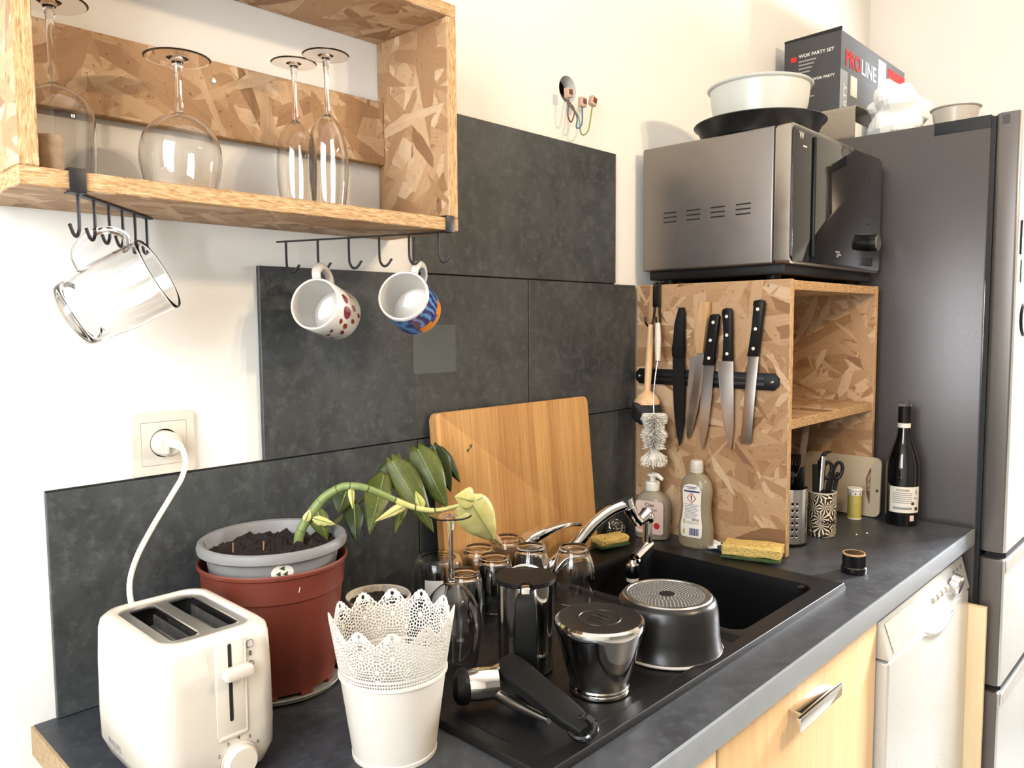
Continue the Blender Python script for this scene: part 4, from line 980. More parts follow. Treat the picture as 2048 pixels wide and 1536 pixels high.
O('barcode', bars(up3, [(x_, x_+w_, 0.031, 0.047) for x_, w_ in ((-0.003, 0.002), (0.0, 0.001), (0.002, 0.003), (0.0062, 0.001), (0.0082, 0.0024), (0.0118, 0.001), (0.0138, 0.0022), (0.0172, 0.0012))]), 'print_blue', t, 0)
for z_ in (0.033, 0.056): O('label_icon', bars(up3, [(-0.019, -0.0145, z_, z_+0.010)]), 'tube_yellow', t, 0)

# crumpled wrapper lying behind the bottles
b = B().grid(lambda u, v: (-0.028+0.056*u, -0.05+0.10*v, 0.004+0.004*math.sin(9*u+5*v)*math.cos(7*v)+0.003*math.sin(23*u+2)), 14, 22)
b.jitter(0.003, 60, 5)
o = O('wrapper', b, ['paper_white', 'print_dark'], None, 0, loc=(0.953, -0.270, CT+0.003)); o.modifiers.new('thickness', 'SOLIDIFY').thickness = 0.0006
for i, p_ in enumerate(o.data.polygons):
    if math.sin(p_.center.y*170+math.sin(p_.center.x*210)*1.8) > 0.25: p_.material_index = 1
tag(o, 'crumpled black and white plastic wrapper behind the washing-up liquid', 'wrapper')

# ================================================================== ON THE DRAINBOARD
DZ = CT+0.0048
def tumbler(loc, label, rb, rm, rt, h):
    w_ = 0.0020
    out = fine([(rt, 0.0), (rm*0.97, h*0.25), (rm, h*0.48), (rm*0.95, h*0.68), (rb*1.15, h*0.87), (rb*1.05, h*0.94), (rb*1.03, h*0.985), (rb*0.90, h), (rb*0.70, h*0.985)])
    inn = fine([(rt-w_*0.8, 0.0003), (rm*0.97-w_, h*0.25), (rm-w_, h*0.47), (rm*0.95-w_*1.3, h*0.66), (rb*1.05, h*0.83), (rb*0.9, h*0.880), (rb*0.6, h*0.9), (0, h*0.905)])
    b = B().lathe([(0, h*0.975)] + out[::-1] + inn, 48)
    o = O('tumbler', b, 'clear_glass', None, 32, loc=(loc[0], loc[1], DZ+0.0006))
    return tag(o, label, 'glass', 'tumblers upside down on the drainboard')
tumbler((0.4775, -0.228), 'upturned tumbler nearest the sink basin on the drainboard', 0.0252, 0.0375, 0.034, 0.098)
tumbler((0.441, -0.157), 'upturned tumbler in front of the tap lever, behind the steel jug', 0.0245, 0.035, 0.031, 0.094)
tumbler((0.352, -0.153), 'upturned tumbler just left of the steel jug lid', 0.0252, 0.035, 0.031, 0.094)
tumbler((0.366, -0.0985), 'upturned tumbler at the back, against the chopping board, beneath the yellow leaf', 0.0245, 0.033, 0.030, 0.096)
tumbler((0.262, -0.172), 'straight upturned tumbler directly behind the stemmed glass', 0.0245, 0.034, 0.033, 0.092)
tumbler((0.444, -0.0945), 'upturned tumbler half hidden by the yellow leaf tip', 0.0225, 0.031, 0.028, 0.098)
t = T('glass_jar', 'wide clear glass jar upside down at the back left of the drainboard', 'jar', (0.270, -0.098, DZ+0.0006))
O('jar_wall', B().lathe([(0, 0.101), (0.032, 0.101), (0.036, 0.100), (0.0405, 0.092), (0.0415, 0.080), (0.0415, 0.018), (0.037, 0.010), (0.037, 0.0), (0.034, 0.0), (0.034, 0.011), (0.0388, 0.020), (0.0388, 0.079), (0.037, 0.090), (0.032, 0.0955), (0, 0.0955)], 48), 'clear_glass', t, 60)
O('label', patch_cyl(0.0418, math.radians(196), math.radians(240), 0.030, 0.070, 8), 'cap_grey', t)

def wine_glass(loc, prof_bowl, stem_r, foot_r, h, hb, label, name='wine_glass', cat='glass', group=None, mat='clear_glass', wall=0.0011):
    """upside-down stemmed glass: rim on z=0, bowl closes at hb, foot at h"""
    outer = fine(prof_bowl)
    foot = [(0, h), (foot_r*0.5, h), (foot_r*0.90, h), (foot_r*0.93, h-0.00003), (foot_r*0.98, h-0.0003), (foot_r, h-0.0009), (foot_r*0.98, h-0.0015), (foot_r*0.93, h-0.00177), (foot_r*0.90, h-0.0018), (foot_r*0.5, h-0.0018), (foot_r*0.36, h-0.0018), (foot_r*0.33, h-0.00185)]
    neck = fine([(foot_r*0.33, h-0.00185), (stem_r*1.9, h-0.0045), (stem_r*1.4, h-0.011), (stem_r, h-0.024), (stem_r*0.96, (h+hb)/2), (stem_r, hb+0.018), (stem_r*1.3, hb+0.008), outer[-1]], 4)
    inner = [(max(r-wall, 0.0005), z) for r, z in outer if z < hb-0.005]
    rim = [(outer[0][0]-wall*0.5, -0.0003)]
    prof = foot + neck[1:-1] + outer[::-1] + rim + inner + [(inner[-1][0]*0.5, hb-0.0042), (0, hb-0.0035)]
    o = O(name, B().lathe(prof, 56), mat, None, 32, loc=loc)
    return tag(o, label, cat, group)
wine_glass((0.1289, -0.2897, DZ+0.0006), [(0.0320, 0.0), (0.0385, 0.030), (0.0430, 0.058), (0.0432, 0.072), (0.0400, 0.092), (0.0310, 0.112), (0.0180, 0.126), (0.0070, 0.133), (0.0045, 0.138)], 0.0037, 0.0300, 0.2295, 0.138, 'upturned stemmed wine glass on the drainboard behind the white lace pot')

# steel jug with black lid and handle
t = T('steel_milk_jug', 'polished steel jug with a black lid and black handle on the drainboard', 'jug', (0.2166, -0.3513, DZ+0.0006))
O('body', B().lathe([(0, 0), (0.0385, 0), (0.0395, 0.002), (0.0400, 0.030), (0.0410, 0.090), (0.0418, 0.126), (0.0425, 0.129), (0.0410, 0.1292), (0, 0.128)], 56), 'polished_steel', t)
jl = math.atan2(-1.0954+0.3513, -0.5859-0.2166)
dv = lambda r, a, z: (r*math.cos(jl+a), r*math.sin(jl+a), z)
b = B(); n = 180; rim = []
for k in range(n):
    a = 2*PI*k/n; d_ = abs((a+PI) % (2*PI)-PI)
    r = 0.0432
    if d_ < 0.22: r = 0.0432-0.0125*math.sqrt(max(0, 1-(d_/0.22)**2))
    if abs(d_-PI) < 0.75: r = 0.0432-0.0060*(1-(abs(d_-PI)/0.75)**2)
    rim.append((r, a))
O('lid', b.loft([[dv(r, a, z) for r, a in rim] for z in (0.129, 0.134, 0.1352)]), 'black_plastic', t, 50)
O('spout_lip', B().tube([dv(0.0425, PI-0.75+1.5*k/10, 0.1300) for k in range(11)], 0.0022, 8), 'polished_steel', t)
O('handle_clip', B().loft(strap_rings([dv(0.038, 0, 0.1325), dv(0.045, 0, 0.1325), dv(0.0495, 0, 0.1300), dv(0.0505, 0, 0.120)], (-math.sin(jl), math.cos(jl), 0), [0.0115, 0.0115, 0.0115], [0.0030, 0.0030, 0.0030])), 'polished_steel', t)
lipw = O('spout_wall', B().grid(lambda u, v: dv(0.0428+0.0016*v, PI-0.62+1.24*u, 0.127+0.0115*v*math.sin(PI*u)**0.5), 20, 3), 'polished_steel', t); lipw.modifiers.new('thickness', 'SOLIDIFY').thickness = 0.0008
hp = [dv(0.046, 0, 0.122), dv(0.058, 0, 0.116), dv(0.062, 0, 0.090), dv(0.060, 0, 0.045), dv(0.054, 0, 0.014), dv(0.046, 0, 0.008)]
O('handle', B().loft(strap_rings(hp, (-math.sin(jl), math.cos(jl), 0), [0.020, 0.029, 0.031, 0.031, 0.029, 0.020], [0.010, 0.011, 0.011, 0.011, 0.011, 0.009])), 'black_matte', t)

# upturned moka base
t = T('moka_pot_base', 'upturned polished steel moka pot base with threaded rim on the drainboard', 'moka pot', (0.2366, -0.4693, DZ+0.0006))
O('body', B().lathe([(0, 0.012), (0.038, 0.010), (0.0385, 0.0), (0.0408, 0.0), (0.0412, 0.003), (0.0400, 0.005), (0.0412, 0.008), (0.0400, 0.010), (0.0412, 0.013), (0.0410, 0.018), (0.0450, 0.024), (0.0535, 0.062), (0.0595, 0.084), (0.0616, 0.091), (0.0605, 0.096), (0.0570, 0.0985)], 64), 'polished_steel', t, 40)
bs = O('base_disc', B().lathe([(0.0575, 0.0982), (0.0560, 0.0988), (0.0540, 0.0982), (0, 0.0982)], 64), 'burnt_base', t)
O('base_ring', B().lathe([(0.0275, 0.0982), (0.0280, 0.0990), (0.0290, 0.0990), (0.0295, 0.0982)], 48), 'burnt_base', bs)
O('stamp', B().box(-0.012, -0.008, -0.014, 0.010, 0.0982, 0.0990, 0.0003).box(-0.004, 0.004, -0.012, 0.012, 0.0982, 0.0990, 0.0003).box(0.008, 0.012, -0.010, 0.014, 0.0982, 0.0990, 0.0003), 'burnt_base', bs)

# upturned saucepan without handle
t = T('saucepan', 'upturned black non-stick saucepan beside the sink basin', 'saucepan', (0.4170, -0.4616, DZ+0.0006))
O('wall', B().lathe([(0.0835, 0.0015), (0.0840, 0.004), (0.0815, 0.007), (0.0790, 0.030), (0.0770, 0.060), (0.0740, 0.074), (0.0690, 0.0805), (0.0650, 0.0815), (0, 0.0815), (0, 0.078), (0.066, 0.078), (0.0745, 0.058), (0.0770, 0.030), (0.0800, 0.004)], 72, closed=False), 'nonstick', t, 45)
O('rim', B().lathe([(0.0800, 0.0), (0.0852, 0.0), (0.0858, 0.002), (0.0845, 0.004), (0.0800, 0.004)], 72, closed=True), 'cap_grey', t)
bs = O('base_plate', B().lathe([(0.0680, 0.0812), (0.0668, 0.0830), (0.0610, 0.0832), (0.0600, 0.0822), (0, 0.0822)], 72), 'pan_base', t)
O('base_rim', B().lathe([(0.0605, 0.0826), (0.0612, 0.0838), (0.0662, 0.0838), (0.0676, 0.0820)], 72), 'steel', bs)
b = B()
for ri in range(3, 13):
    r = 0.0046*ri; n = int(2*PI*r/0.0056)
    for k in range(n):
        a = 2*PI*k/n; b.disc((r*math.cos(a), r*math.sin(a), 0.0825), 0.0011, 8)
o = O('base_dots', b, 'cap_grey', bs, 0); o['kind'] = 'stuff'
O('brand_disc', B().lathe([(0, 0.0829), (0.0120, 0.0829), (0.0128, 0.0822)], 32), 'black_plastic', bs)

# detachable pan handle lying on the drainboard
t = T('clamp_pan_handle', 'black and chrome detachable pan handle lying at the front of the drainboard', 'pan handle', (0.1, -0.44, DZ+0.0008))
q = lambda x, y, z: (x-0.1, y+0.44, z)
O('grip_end', B().tube([q(0.066, -0.362, 0.026), q(0.070, -0.366, 0.026), q(0.077, -0.372, 0.026), q(0.080, -0.374, 0.026)], [0.013, 0.0225, 0.0235, 0.021], 24, 2), 'black_plastic', t)
O('chrome_collar', B().tube([q(0.079, -0.373, 0.0265), q(0.092, -0.383, 0.0275), q(0.112, -0.398, 0.028)], [0.0195, 0.0215, 0.0200], 24, 3), 'chrome', t)
O('clip', B().box(0.108-0.1, 0.130-0.1, -0.402+0.44, -0.388+0.44, 0.040, 0.048, 0.002), 'steel', t)
hd = B().loft(strap_rings([q(0.136, -0.385, 0.043), q(0.128, -0.410, 0.043), q(0.122, -0.440, 0.039), q(0.117, -0.480, 0.032), q(0.113, -0.515, 0.025), q(0.110, -0.548, 0.0185)], (1, 0.25, 0.25), [0.030, 0.038, 0.039, 0.037, 0.036, 0.034, 0.024], [0.014, 0.018, 0.019, 0.018, 0.017, 0.015, 0.011]))
O('handle', hd, 'black_matte', t)
O('lower_jaw', B().tube([q(0.104, -0.405, 0.016), q(0.106, -0.440, 0.012), q(0.108, -0.490, 0.010)], [0.010, 0.010, 0.006], 12, 4, flat=0.7), 'steel', t)
lp = [q(0.1075+0.0105*math.cos(a), -0.543+0.0165*math.sin(a), 0.0205+0.008*math.cos(a)) for a in [k/20*2*PI for k in range(21)]]
O('hanging_loop', B().tube(lp, 0.0048, 10), 'black_gloss', t)
# ================================================================== POTS AND PLANT
PX, PY = -0.0460, -0.1130
t = T('saucer', 'grey saucer under the terracotta plant pot', 'saucer', (PX, PY, CT+0.0005))
O('dish', B().lathe([(0, 0), (0.080, 0), (0.088, 0.003), (0.0915, 0.010), (0.0925, 0.0105), (0.0930, 0.0095), (0.0895, 0.0015), (0.088, 0.0)][:6]+[(0.0880, 0.0065), (0.080, 0.0045), (0, 0.0045)], 64), 'saucer_grey', t)
t = T('terracotta_pot', 'brown plastic plant pot standing in a saucer behind the toaster', 'plant pot', (PX, PY, CT+0.0055))
O('wall', B().lathe([(0, 0.006), (0.079, 0.006), (0.0800, 0.008), (0.0930, 0.132), (0.0935, 0.134), (0.0955, 0.136), (0.0975, 0.166), (0.0985, 0.168), (0.1010, 0.1695), (0.1015, 0.1735), (0.1000, 0.1755), (0.0980, 0.1745), (0.0955, 0.165), (0.0905, 0.13), (0.0780, 0.012), (0, 0.010)], 72), 'terracotta_plastic', t)
for k in range(10):
    a = 2*PI*k/10
    O('foot', B().box(-0.009, 0.009, -0.003, 0.003, 0.0, 0.0075, 0.001).xf(Matrix.Rotation(a, 4, 'Z') @ Matrix.Translation((0, -0.076, 0))), 'terracotta_plastic', t)
O('scratch', B().tube([(-0.020, -0.0985, 0.150), (-0.0185, -0.0992, 0.157)], 0.0004, 6), 'label_paper', t)
GH = 0.0125
t = T('potted_begonia', 'angel-wing begonia with spotted leaves in a grey pot set inside the brown pot', 'potted plant', (PX, PY, CT+0.019))
gz = lambda h: h-0.019
O('pot', B().lathe([(0, 0.0), (0.070, 0.0), (0.0705, 0.003), (0.0850, gz(0.165)), (0.0895, gz(0.1925)), (0.0960, gz(0.1930)), (0.1000, gz(0.1960)), (0.1010, gz(0.2015)), (0.0995, gz(0.2070)), (0.0960, gz(0.2090)), (0.0915, gz(0.2075)), (0.0890, gz(0.2010)), (0.0800, gz(0.12)), (0.068, 0.004), (0, 0.004)], 72), 'grey_plastic', t)
from mathutils import noise as NZ
O('soil', B().grid(lambda u, v: (v*0.0875*math.cos(2*PI*u), v*0.0875*math.sin(2*PI*u), gz(0.190)+0.010*NZ.noise(Vector((v*7*math.cos(2*PI*u), v*7*math.sin(2*PI*u), 1)))+0.007*NZ.noise(Vector((v*26*math.cos(2*PI*u), v*26*math.sin(2*PI*u), 4)))), 90, 26, True), 'soil', t, 20)
def on_pot(u, v, lift=0.0004):
    z_ = 0.181+v; r_ = 0.0850+(z_-0.165)*0.1636+lift; a_ = math.radians(248)+u/r_
    return (r_*math.cos(a_), r_*math.sin(a_), gz(z_))
st = O('sticker', B().grid(lambda q_, s_: on_pot(0.0145*s_*math.cos(2*PI*q_), 0.0112*s_*math.sin(2*PI*q_)), 24, 4, True), 'label_paper', t)
f_ = lambda u, v: on_pot(u, v+0.001, 0.0008)
b = B()
for k in range(3):
    a = PI/2+k*2*PI/3; c = (0.0052*math.cos(a), 0.0052*math.sin(a)); d_ = a+PI/2
    pts = [(c[0]+0.0042*math.cos(d_+x), c[1]+0.0042*math.sin(d_+x)) for x in (0, 2.2, -2.2)]
    b.poly([f_(p[0], p[1]) for p in pts])
O('recycling_mark', b, 'scourer_green', st, 0)
for (x_, y_) in ((-0.018, -0.005), (-0.05, 0.02)): O('plant_stick', B().tube([(x_, y_, gz(0.185)), (x_+0.001, y_, gz(0.205))], 0.0010, 6), 'dry_leaf', t)
L = lambda x, y, h: (x-PX, y-PY, h-0.019)
stem1 = [(-0.0086, -0.115, 0.180), (-0.0048, -0.118, 0.2088), (0.0196, -0.1309, 0.2485), (0.0394, -0.1464, 0.2658), (0.0504, -0.1618, 0.2707), (0.0697, -0.1773, 0.2661), (0.107, -0.1927, 0.2453), (0.1317, -0.2082, 0.2321), (0.1571, -0.2236, 0.2256), (0.1782, -0.2391, 0.2296), (0.1996, -0.2545, 0.2366), (0.2109, -0.27, 0.2447)]
O('stem', B().tube([L(*p) for p in stem1[:7]], [0.0072, 0.0070, 0.0066, 0.0060, 0.0056, 0.0052, 0.0046], 12, 5), 'stem_green', t, label='thick arching green stem')
O('stem_tip', B().tube([L(*p) for p in stem1[6:]], [0.0047, 0.0042, 0.0036, 0.0030, 0.0024, 0.0018], 12, 5), 'stem_lit', t, label='stem end, coloured paler to show the daylight on it')
for i in (1, 2, 3, 4, 5, 6, 7, 8):
    p = Vector(L(*stem1[i])); d_ = (Vector(stem1[i+1])-Vector(stem1[i])).normalized(); r = 0.0076-0.0004*i
    O('stem_node', B().tube([p-d_*0.0010, p+d_*0.0010], r*0.97, 12), 'stem_dark', t)
stem2 = [(0.035, -0.098, 0.182), (0.0725, -0.095, 0.2043), (0.1031, -0.095, 0.2222), (0.1465, -0.093, 0.2406), (0.197, -0.092, 0.2541), (0.2504, -0.09, 0.2633), (0.300, -0.09, 0.2715)]
O('stem', B().tube([L(*p) for p in stem2], [0.0050, 0.0045, 0.0038, 0.0032, 0.0026, 0.0020, 0.0014], 10, 5), 'stem_dark', t, label='thin dark stem at the back')
CAMV = Vector((-0.5859, -1.0954, 0.5021))
def leaf(a, b_, w_, mat, curl=0.25, bend=0.12, wav=0.0, asym=0.12, tw=0.0, flip=1):
    a, b_ = Vector(a), Vector(b_); d_ = b_-a; ln = d_.length; d_.normalize()
    nrm = (CAMV-a); nrm = (nrm-d_*nrm.dot(d_)).normalized(); sd = d_.cross(nrm)
    if tw: nrm, sd = nrm*math.cos(tw)+sd*math.sin(tw), sd*math.cos(tw)-nrm*math.sin(tw)
    NU, NV = 6, 14
    def fn(u, v):
        wd = w_*0.5*(math.sin(PI*min(1, (v*0.975+0.025))**0.58)**0.85)*(1-0.12*v)*1.06
        s_ = (u-0.5)*2; off = s_*wd*(1+asym*s_*flip)
        lobe = -0.09*ln*math.sin(PI*min(1, abs(s_)))*max(0, 1-v*4)
        z_ = -abs(s_)**1.3*wd*curl+bend*ln*math.sin(PI*v)+wav*math.sin(v*22+s_*2)*abs(s_)
        p = a+d_*(v*ln+lobe)+sd*off+nrm*z_
        return (p.x-PX, p.y-PY, p.z-0.019)
    o = O('leaf', B().grid(fn, NU, NV).mesh('leaf', 60, normals=False), mat, t)
    o.modifiers.new('thickness', 'SOLIDIFY').thickness = 0.0005
    rib = B().tube([Vector(fn(0.5, k/10))+nrm*0.0004 for k in range(10)], [0.0011, 0.0003], 6)
    O('midrib', rib, 'stem_green', o)
    return o
leaf((0.1644, -0.09, 0.2450), (0.1979, -0.09, 0.2938), 0.044, 'leaf_dark', 0.2, 0.06)
leaf((0.2135, -0.085, 0.262), (0.2108, -0.10, 0.196), 0.044, 'leaf_dark', 0.2, 0.06)
leaf((0.275, -0.085, 0.292), (0.2993, -0.10, 0.2114), 0.034, 'leaf_dark', 0.3, 0.08, flip=-1)
leaf((0.1571, -0.10, 0.262), (0.0972, -0.14, 0.1851), 0.041, 'leaf_green', 0.25, 0.08)
leaf((0.0991, -0.10, 0.2261), (0.0804, -0.13, 0.1744), 0.030, 'leaf_dark', 0.25, 0.08)
leaf((0.0899, -0.093, 0.2460), (0.0700, -0.10, 0.2165), 0.036, 'leaf_dark', 0.2, 0.05)
leaf((0.1961, -0.10, 0.2140), (0.1615, -0.12, 0.1715), 0.022, 'leaf_green', 0.3, 0.08)
leaf((0.2275, -0.10, 0.2960), (0.2478, -0.15, 0.1996), 0.055, 'leaf_green', 0.28, 0.12, 0.0008)
leaf((0.1745, -0.10, 0.2830), (0.2085, -0.16, 0.1693), 0.045, 'leaf_green', 0.30, 0.10, 0.0008, flip=-1)
leaf((0.2887, -0.09, 0.2840), (0.3218, -0.10, 0.2245), 0.022, 'leaf_dark', 0.6, 0.10)
leaf((0.1940, -0.258, 0.2410), (0.2600, -0.245, 0.1620), 0.058, 'leaf_yellow', 0.30, 0.10, 0.0012)
leaf((0.1987, -0.262, 0.2380), (0.1640, -0.26, 0.2510), 0.034, 'leaf_yellow', 0.2, 0.06)
leaf((0.1224, -0.20, 0.2360), (0.0640, -0.20, 0.2220), 0.014, 'leaf_yellow', 0.5, 0.08, 0.0015)
leaf((0.0150, -0.130, 0.2360), (0.0246, -0.14, 0.1926), 0.028, 'leaf_green', 0.4, 0.10)
leaf((0.0080, -0.133, 0.2260), (0.0330, -0.15, 0.2155), 0.014, 'leaf_yellow', 0.5, 0.12, 0.001)
leaf((-0.004, -0.128, 0.2240), (0.004, -0.130, 0.2400), 0.012, 'leaf_yellow', 0.4, 0.10)
leaf((0.0507, -0.165, 0.2690), (0.0450, -0.175, 0.2400), 0.010, 'leaf_yellow', 0.5, 0.10)
leaf((0.1411, -0.212, 0.2300), (0.1358, -0.205, 0.2560), 0.014, 'leaf_yellow', 0.5, 0.10, 0.001)
leaf((0.2580, -0.246, 0.1680), (0.2843, -0.24, 0.1480), 0.016, 'dry_leaf', 0.7, 0.10, 0.002)

t = T('ceramic_planter', 'small dark soil-filled ceramic planter half hidden behind the white lace pot', 'planter', (0.1100, -0.1420, CT+0.0045))
O('wall', B().lathe([(0, 0), (0.036, 0), (0.040, 0.003), (0.047, 0.045), (0.0495, 0.080), (0.0500, 0.0835), (0.0485, 0.0855), (0.0465, 0.0840), (0.0445, 0.06), (0, 0.055)], 48), 'speckled_ceramic', t)
O('soil', B().grid(lambda u, v: (v*0.0445*math.cos(2*PI*u), v*0.0445*math.sin(2*PI*u), 0.0745+0.006*NZ.noise(Vector((v*9*math.cos(2*PI*u), v*9*math.sin(2*PI*u), 7)))+0.008*(1-v)), 48, 10, True), 'soil', t, 20)

# ================================================================== WHITE LACE POT
t = T('white_lace_pot', 'tall white metal pot with a pierced lace rim standing empty on the worktop', 'flower pot', (-0.0440, -0.3800, CT))
O('body', B().lathe([(0, 0.004), (0.0480, 0.004), (0.0485, 0.0005), (0.0497, 0.0005), (0.0500, 0.005), (0.0492, 0.006), (0.0620, 0.0985), (0.0640, 0.0988), (0.0640, 0.1010), (0.0622, 0.1012), (0.0612, 0.0985), (0.0482, 0.008), (0, 0.006)], 72), 'white_enamel', t)
def lace():
    NM = 12; H = 0.070; r0, r1 = 0.0622, 0.0735
    nc, nr = 756, 116
    per = nc//NM; wdt = 2*PI*0.068/NM
    a = ((np.arange(nc)+0.5) % per)/per-0.5; A = a*wdt
    b_ = (np.arange(nr)+0.5)/nr*H
    AA, BB = np.meshgrid(A, b_, indexing='ij')
    top = 0.0535+0.0155*np.abs(np.cos(PI*AA/wdt))**1.5+0.0012*np.abs(np.cos(9*PI*AA/wdt))
    solid = BB < top
    ax = np.abs(AA); dep = top-BB
    hole = np.zeros_like(solid)
    hole |= (ax/0.0018)**2+((BB-0.0640)/0.0028)**2 < 1
    def dots(dist, row, pitch, rx, ry):
        ph = (AA+10*wdt) % pitch-pitch/2
        return (ph/rx)**2+((dist-row)/ry)**2 < 1
    hole |= dots(dep, 0.0036, wdt/9, 0.0013, 0.0014) & (BB < 0.0612)
    hole |= dots(dep, 0.0073, wdt/13, 0.00095, 0.0013) & (BB < 0.058)
    def flower(cx, cy, rings):
        out = np.zeros_like(solid)
        dx = AA-cx; dy = BB-cy; r = np.hypot(dx, dy*0.88); th = np.arctan2(dx, dy)
        for r_a, r_b, n, duty in rings:
            ph = (th/(2*PI)*n) % 1.0
            out |= (r > r_a) & (r < r_b) & (np.abs(ph-0.5) < duty/2*(0.6+0.4*np.sin(PI*np.clip((r-r_a)/(r_b-r_a), 0, 1))))
        return out
    core = [(0.0028, 0.0058, 10, 0.62), (0.0067, 0.0096, 14, 0.66), (0.0106, 0.0136, 20, 0.62)]
    zone = (np.hypot(AA, (BB-0.0390)*0.88) < 0.0146)
    hole |= flower(0, 0.0390, core) & (dep > 0.0095)
    hole |= ((AA/0.0011)**2+((BB-0.0505)/0.0030)**2 < 1)
    z2 = np.zeros_like(zone)
    for s_ in (-1, 1):
        hole |= flower(s_*wdt/2, 0.0225, [(0.0024, 0.0051, 9, 0.62), (0.0060, 0.0089, 14, 0.66)]) & ~zone
        z2 |= np.hypot(AA-s_*wdt/2, (BB-0.0225)*0.88) < 0.0098
    rest = ~zone & ~z2 & (BB > 0.0105) & (dep > 0.0100)
    px_ = 0.0034
    row = np.floor(BB/px_); ph = (AA+10*wdt+(row % 2)*px_/2) % px_-px_/2; pv = BB % px_-px_/2
    hole |= rest & (np.hypot(ph/1.1, pv) < 0.00135)
    pz = wdt/11
    for rb in (0.0028, 0.0066): hole |= (np.hypot((AA+10*wdt) % pz-pz/2, BB-rb) < 0.00120)
    keep = solid & ~hole
    i, j = np.nonzero(keep)
    th = 2*PI*np.arange(nc)/nc+0.13
    rr = r0+(r1-r0)*np.arange(nr+1)/nr
    X = np.outer(np.cos(th), rr); Y = np.outer(np.sin(th), rr); Zz = np.tile(0.1005+H*np.arange(nr+1)/nr, (nc, 1))
    vid = lambda ii, jj: (ii % nc)*(nr+1)+jj
    F = np.stack([vid(i, j), vid(i+1, j), vid(i+1, j+1), vid(i, j+1)], 1)
    used, inv = np.unique(F.ravel(), return_inverse=True)
    vs = np.stack([X.ravel(), Y.ravel(), Zz.ravel()], 1)[used]
    me = bpy.data.meshes.new('lace_rim'); me.from_pydata(vs.tolist(), [], inv.reshape(-1, 4).tolist()); me.update()
    for p_ in me.polygons: p_.use_smooth = True
    return me
o = O('lace_rim', lace(), 'white_enamel', t); o.modifiers.new('thickness', 'SOLIDIFY').thickness = 0.0007

# ================================================================== TOASTER
TX, TY = -0.2225, -0.2220
t = T('toaster', 'white two-slot toaster at the left end of the worktop', 'toaster', (TX, TY, CT))
def rr3(hx, hy, r, z): return [(x, y, z) for x, y in rrect(hx, hy, r, 8)]
body = O('body', B().loft([rr3(0.056, 0.080, 0.024, 0.008), rr3(0.062, 0.086, 0.027, 0.012), rr3(0.0690, 0.0930, 0.029, 0.030), rr3(0.0698, 0.0938, 0.029, 0.060), rr3(0.0690, 0.0932, 0.028, 0.120), rr3(0.0672, 0.0918, 0.027, 0.158), rr3(0.0650, 0.0900, 0.026, 0.1670), rr3(0.0590, 0.0850, 0.025, 0.1725), rr3(0.0515, 0.0795, 0.025, 0.1735), rr3(0.0490, 0.0775, 0.0235, 0.1715), rr3(0.0485, 0.0770, 0.023, 0.060)], True, True), 'white_plastic', t, 60)
for fx, fy in ((-0.040, -0.06), (0.040, -0.06), (-0.040, 0.06), (0.040, 0.06)): O('foot', B().lathe([(0, 0.0005), (0.008, 0.0005), (0.009, 0.010), (0, 0.010)], 16, (fx, fy, 0)), 'grey_plastic', t)
O('slot_liner', B().loft([rr3(0.0482, 0.0768, 0.022, 0.168), rr3(0.0482, 0.0768, 0.022, 0.062)], False, False), 'inner_dark', t)
def in_rr(hx, hy, r):
    def f(x, y):
        x, y = abs(x), abs(y)
        if x > hx or y > hy: return False
        return not (x > hx-r and y > hy-r and math.hypot(x-hx+r, y-hy+r) > r)
    return f
def radial(inside, c, n=72):
    out = []
    for k in range(n):
        a = 2*PI*(k+0.5)/n; lo_, hi_ = 0.0, 0.2
        for _ in range(30):
            m = (lo_+hi_)/2
            if inside(c[0]+m*math.cos(a), c[1]+m*math.sin(a)): lo_ = m
            else: hi_ = m
        out.append((c[0]+lo_*math.cos(a), c[1]+lo_*math.sin(a)))
    return out
def plate():   # steel plate with the two slots as real openings
    b = B(); P_ = in_rr(0.0486, 0.0770, 0.0232); S_ = in_rr(0.0142, 0.0620, 0.005)
    for sx in (-1, 1):
        c = (0.0228*sx, 0.0)
        b.frame(radial(lambda x, y: P_(x, y) and x*sx >= 0, c, 120), radial(lambda x, y: S_(x-c[0], y), c, 120), 'z', 0.1680, 0.1702)
    return b
O('top_plate', plate(), 'steel', t)
for sx in (-1, 1):
    O('slot_rib', B().box(0.0228*sx+0.0135, 0.0228*sx+0.0160, -0.060, 0.060, 0.1690, 0.1722, 0.001), 'steel', t)
    for k in (-1, 1): O('heating_grid', B().box(0.0228*sx+0.0145*k-0.0008, 0.0228*sx+0.0145*k+0.0008, -0.060, 0.060, 0.070, 0.160).tube([(0.0228*sx+0.0125*k, -0.06, 0.145), (0.0228*sx+0.0125*k, 0.06, 0.145)], 0.003, 8), 'heating_element', t)
fy = -0.0937
X_ = lambda x: x-TX
ch = O('lever_channel', B().box(X_(-0.2290), X_(-0.1965), fy-0.0010, fy+0.006, 0.062, 0.166, 0.0008), 'cream_plastic', t)
O('channel_edge', B().box(X_(-0.1965), X_(-0.1945), fy-0.0018, fy+0.004, 0.060, 0.164, 0.0006).box(X_(-0.2275), X_(-0.1960), fy-0.0022, fy+0.004, 0.0585, 0.0625, 0.0008), 'white_plastic', t)
O('lever_slot', B().prism([(x+X_(-0.2130), z+0.120) for x, z in rrect(0.0020, 0.0430, 0.002, 4)], 'y', fy-0.0014, fy+0.002), 'conduit_black', ch)
O('lever', B().prism([(x+X_(-0.2085), z+0.1325) for x, z in rrect(0.0160, 0.0062, 0.0035, 4)], 'y', fy-0.0165, fy-0.002, 0.0025), 'white_plastic', t)
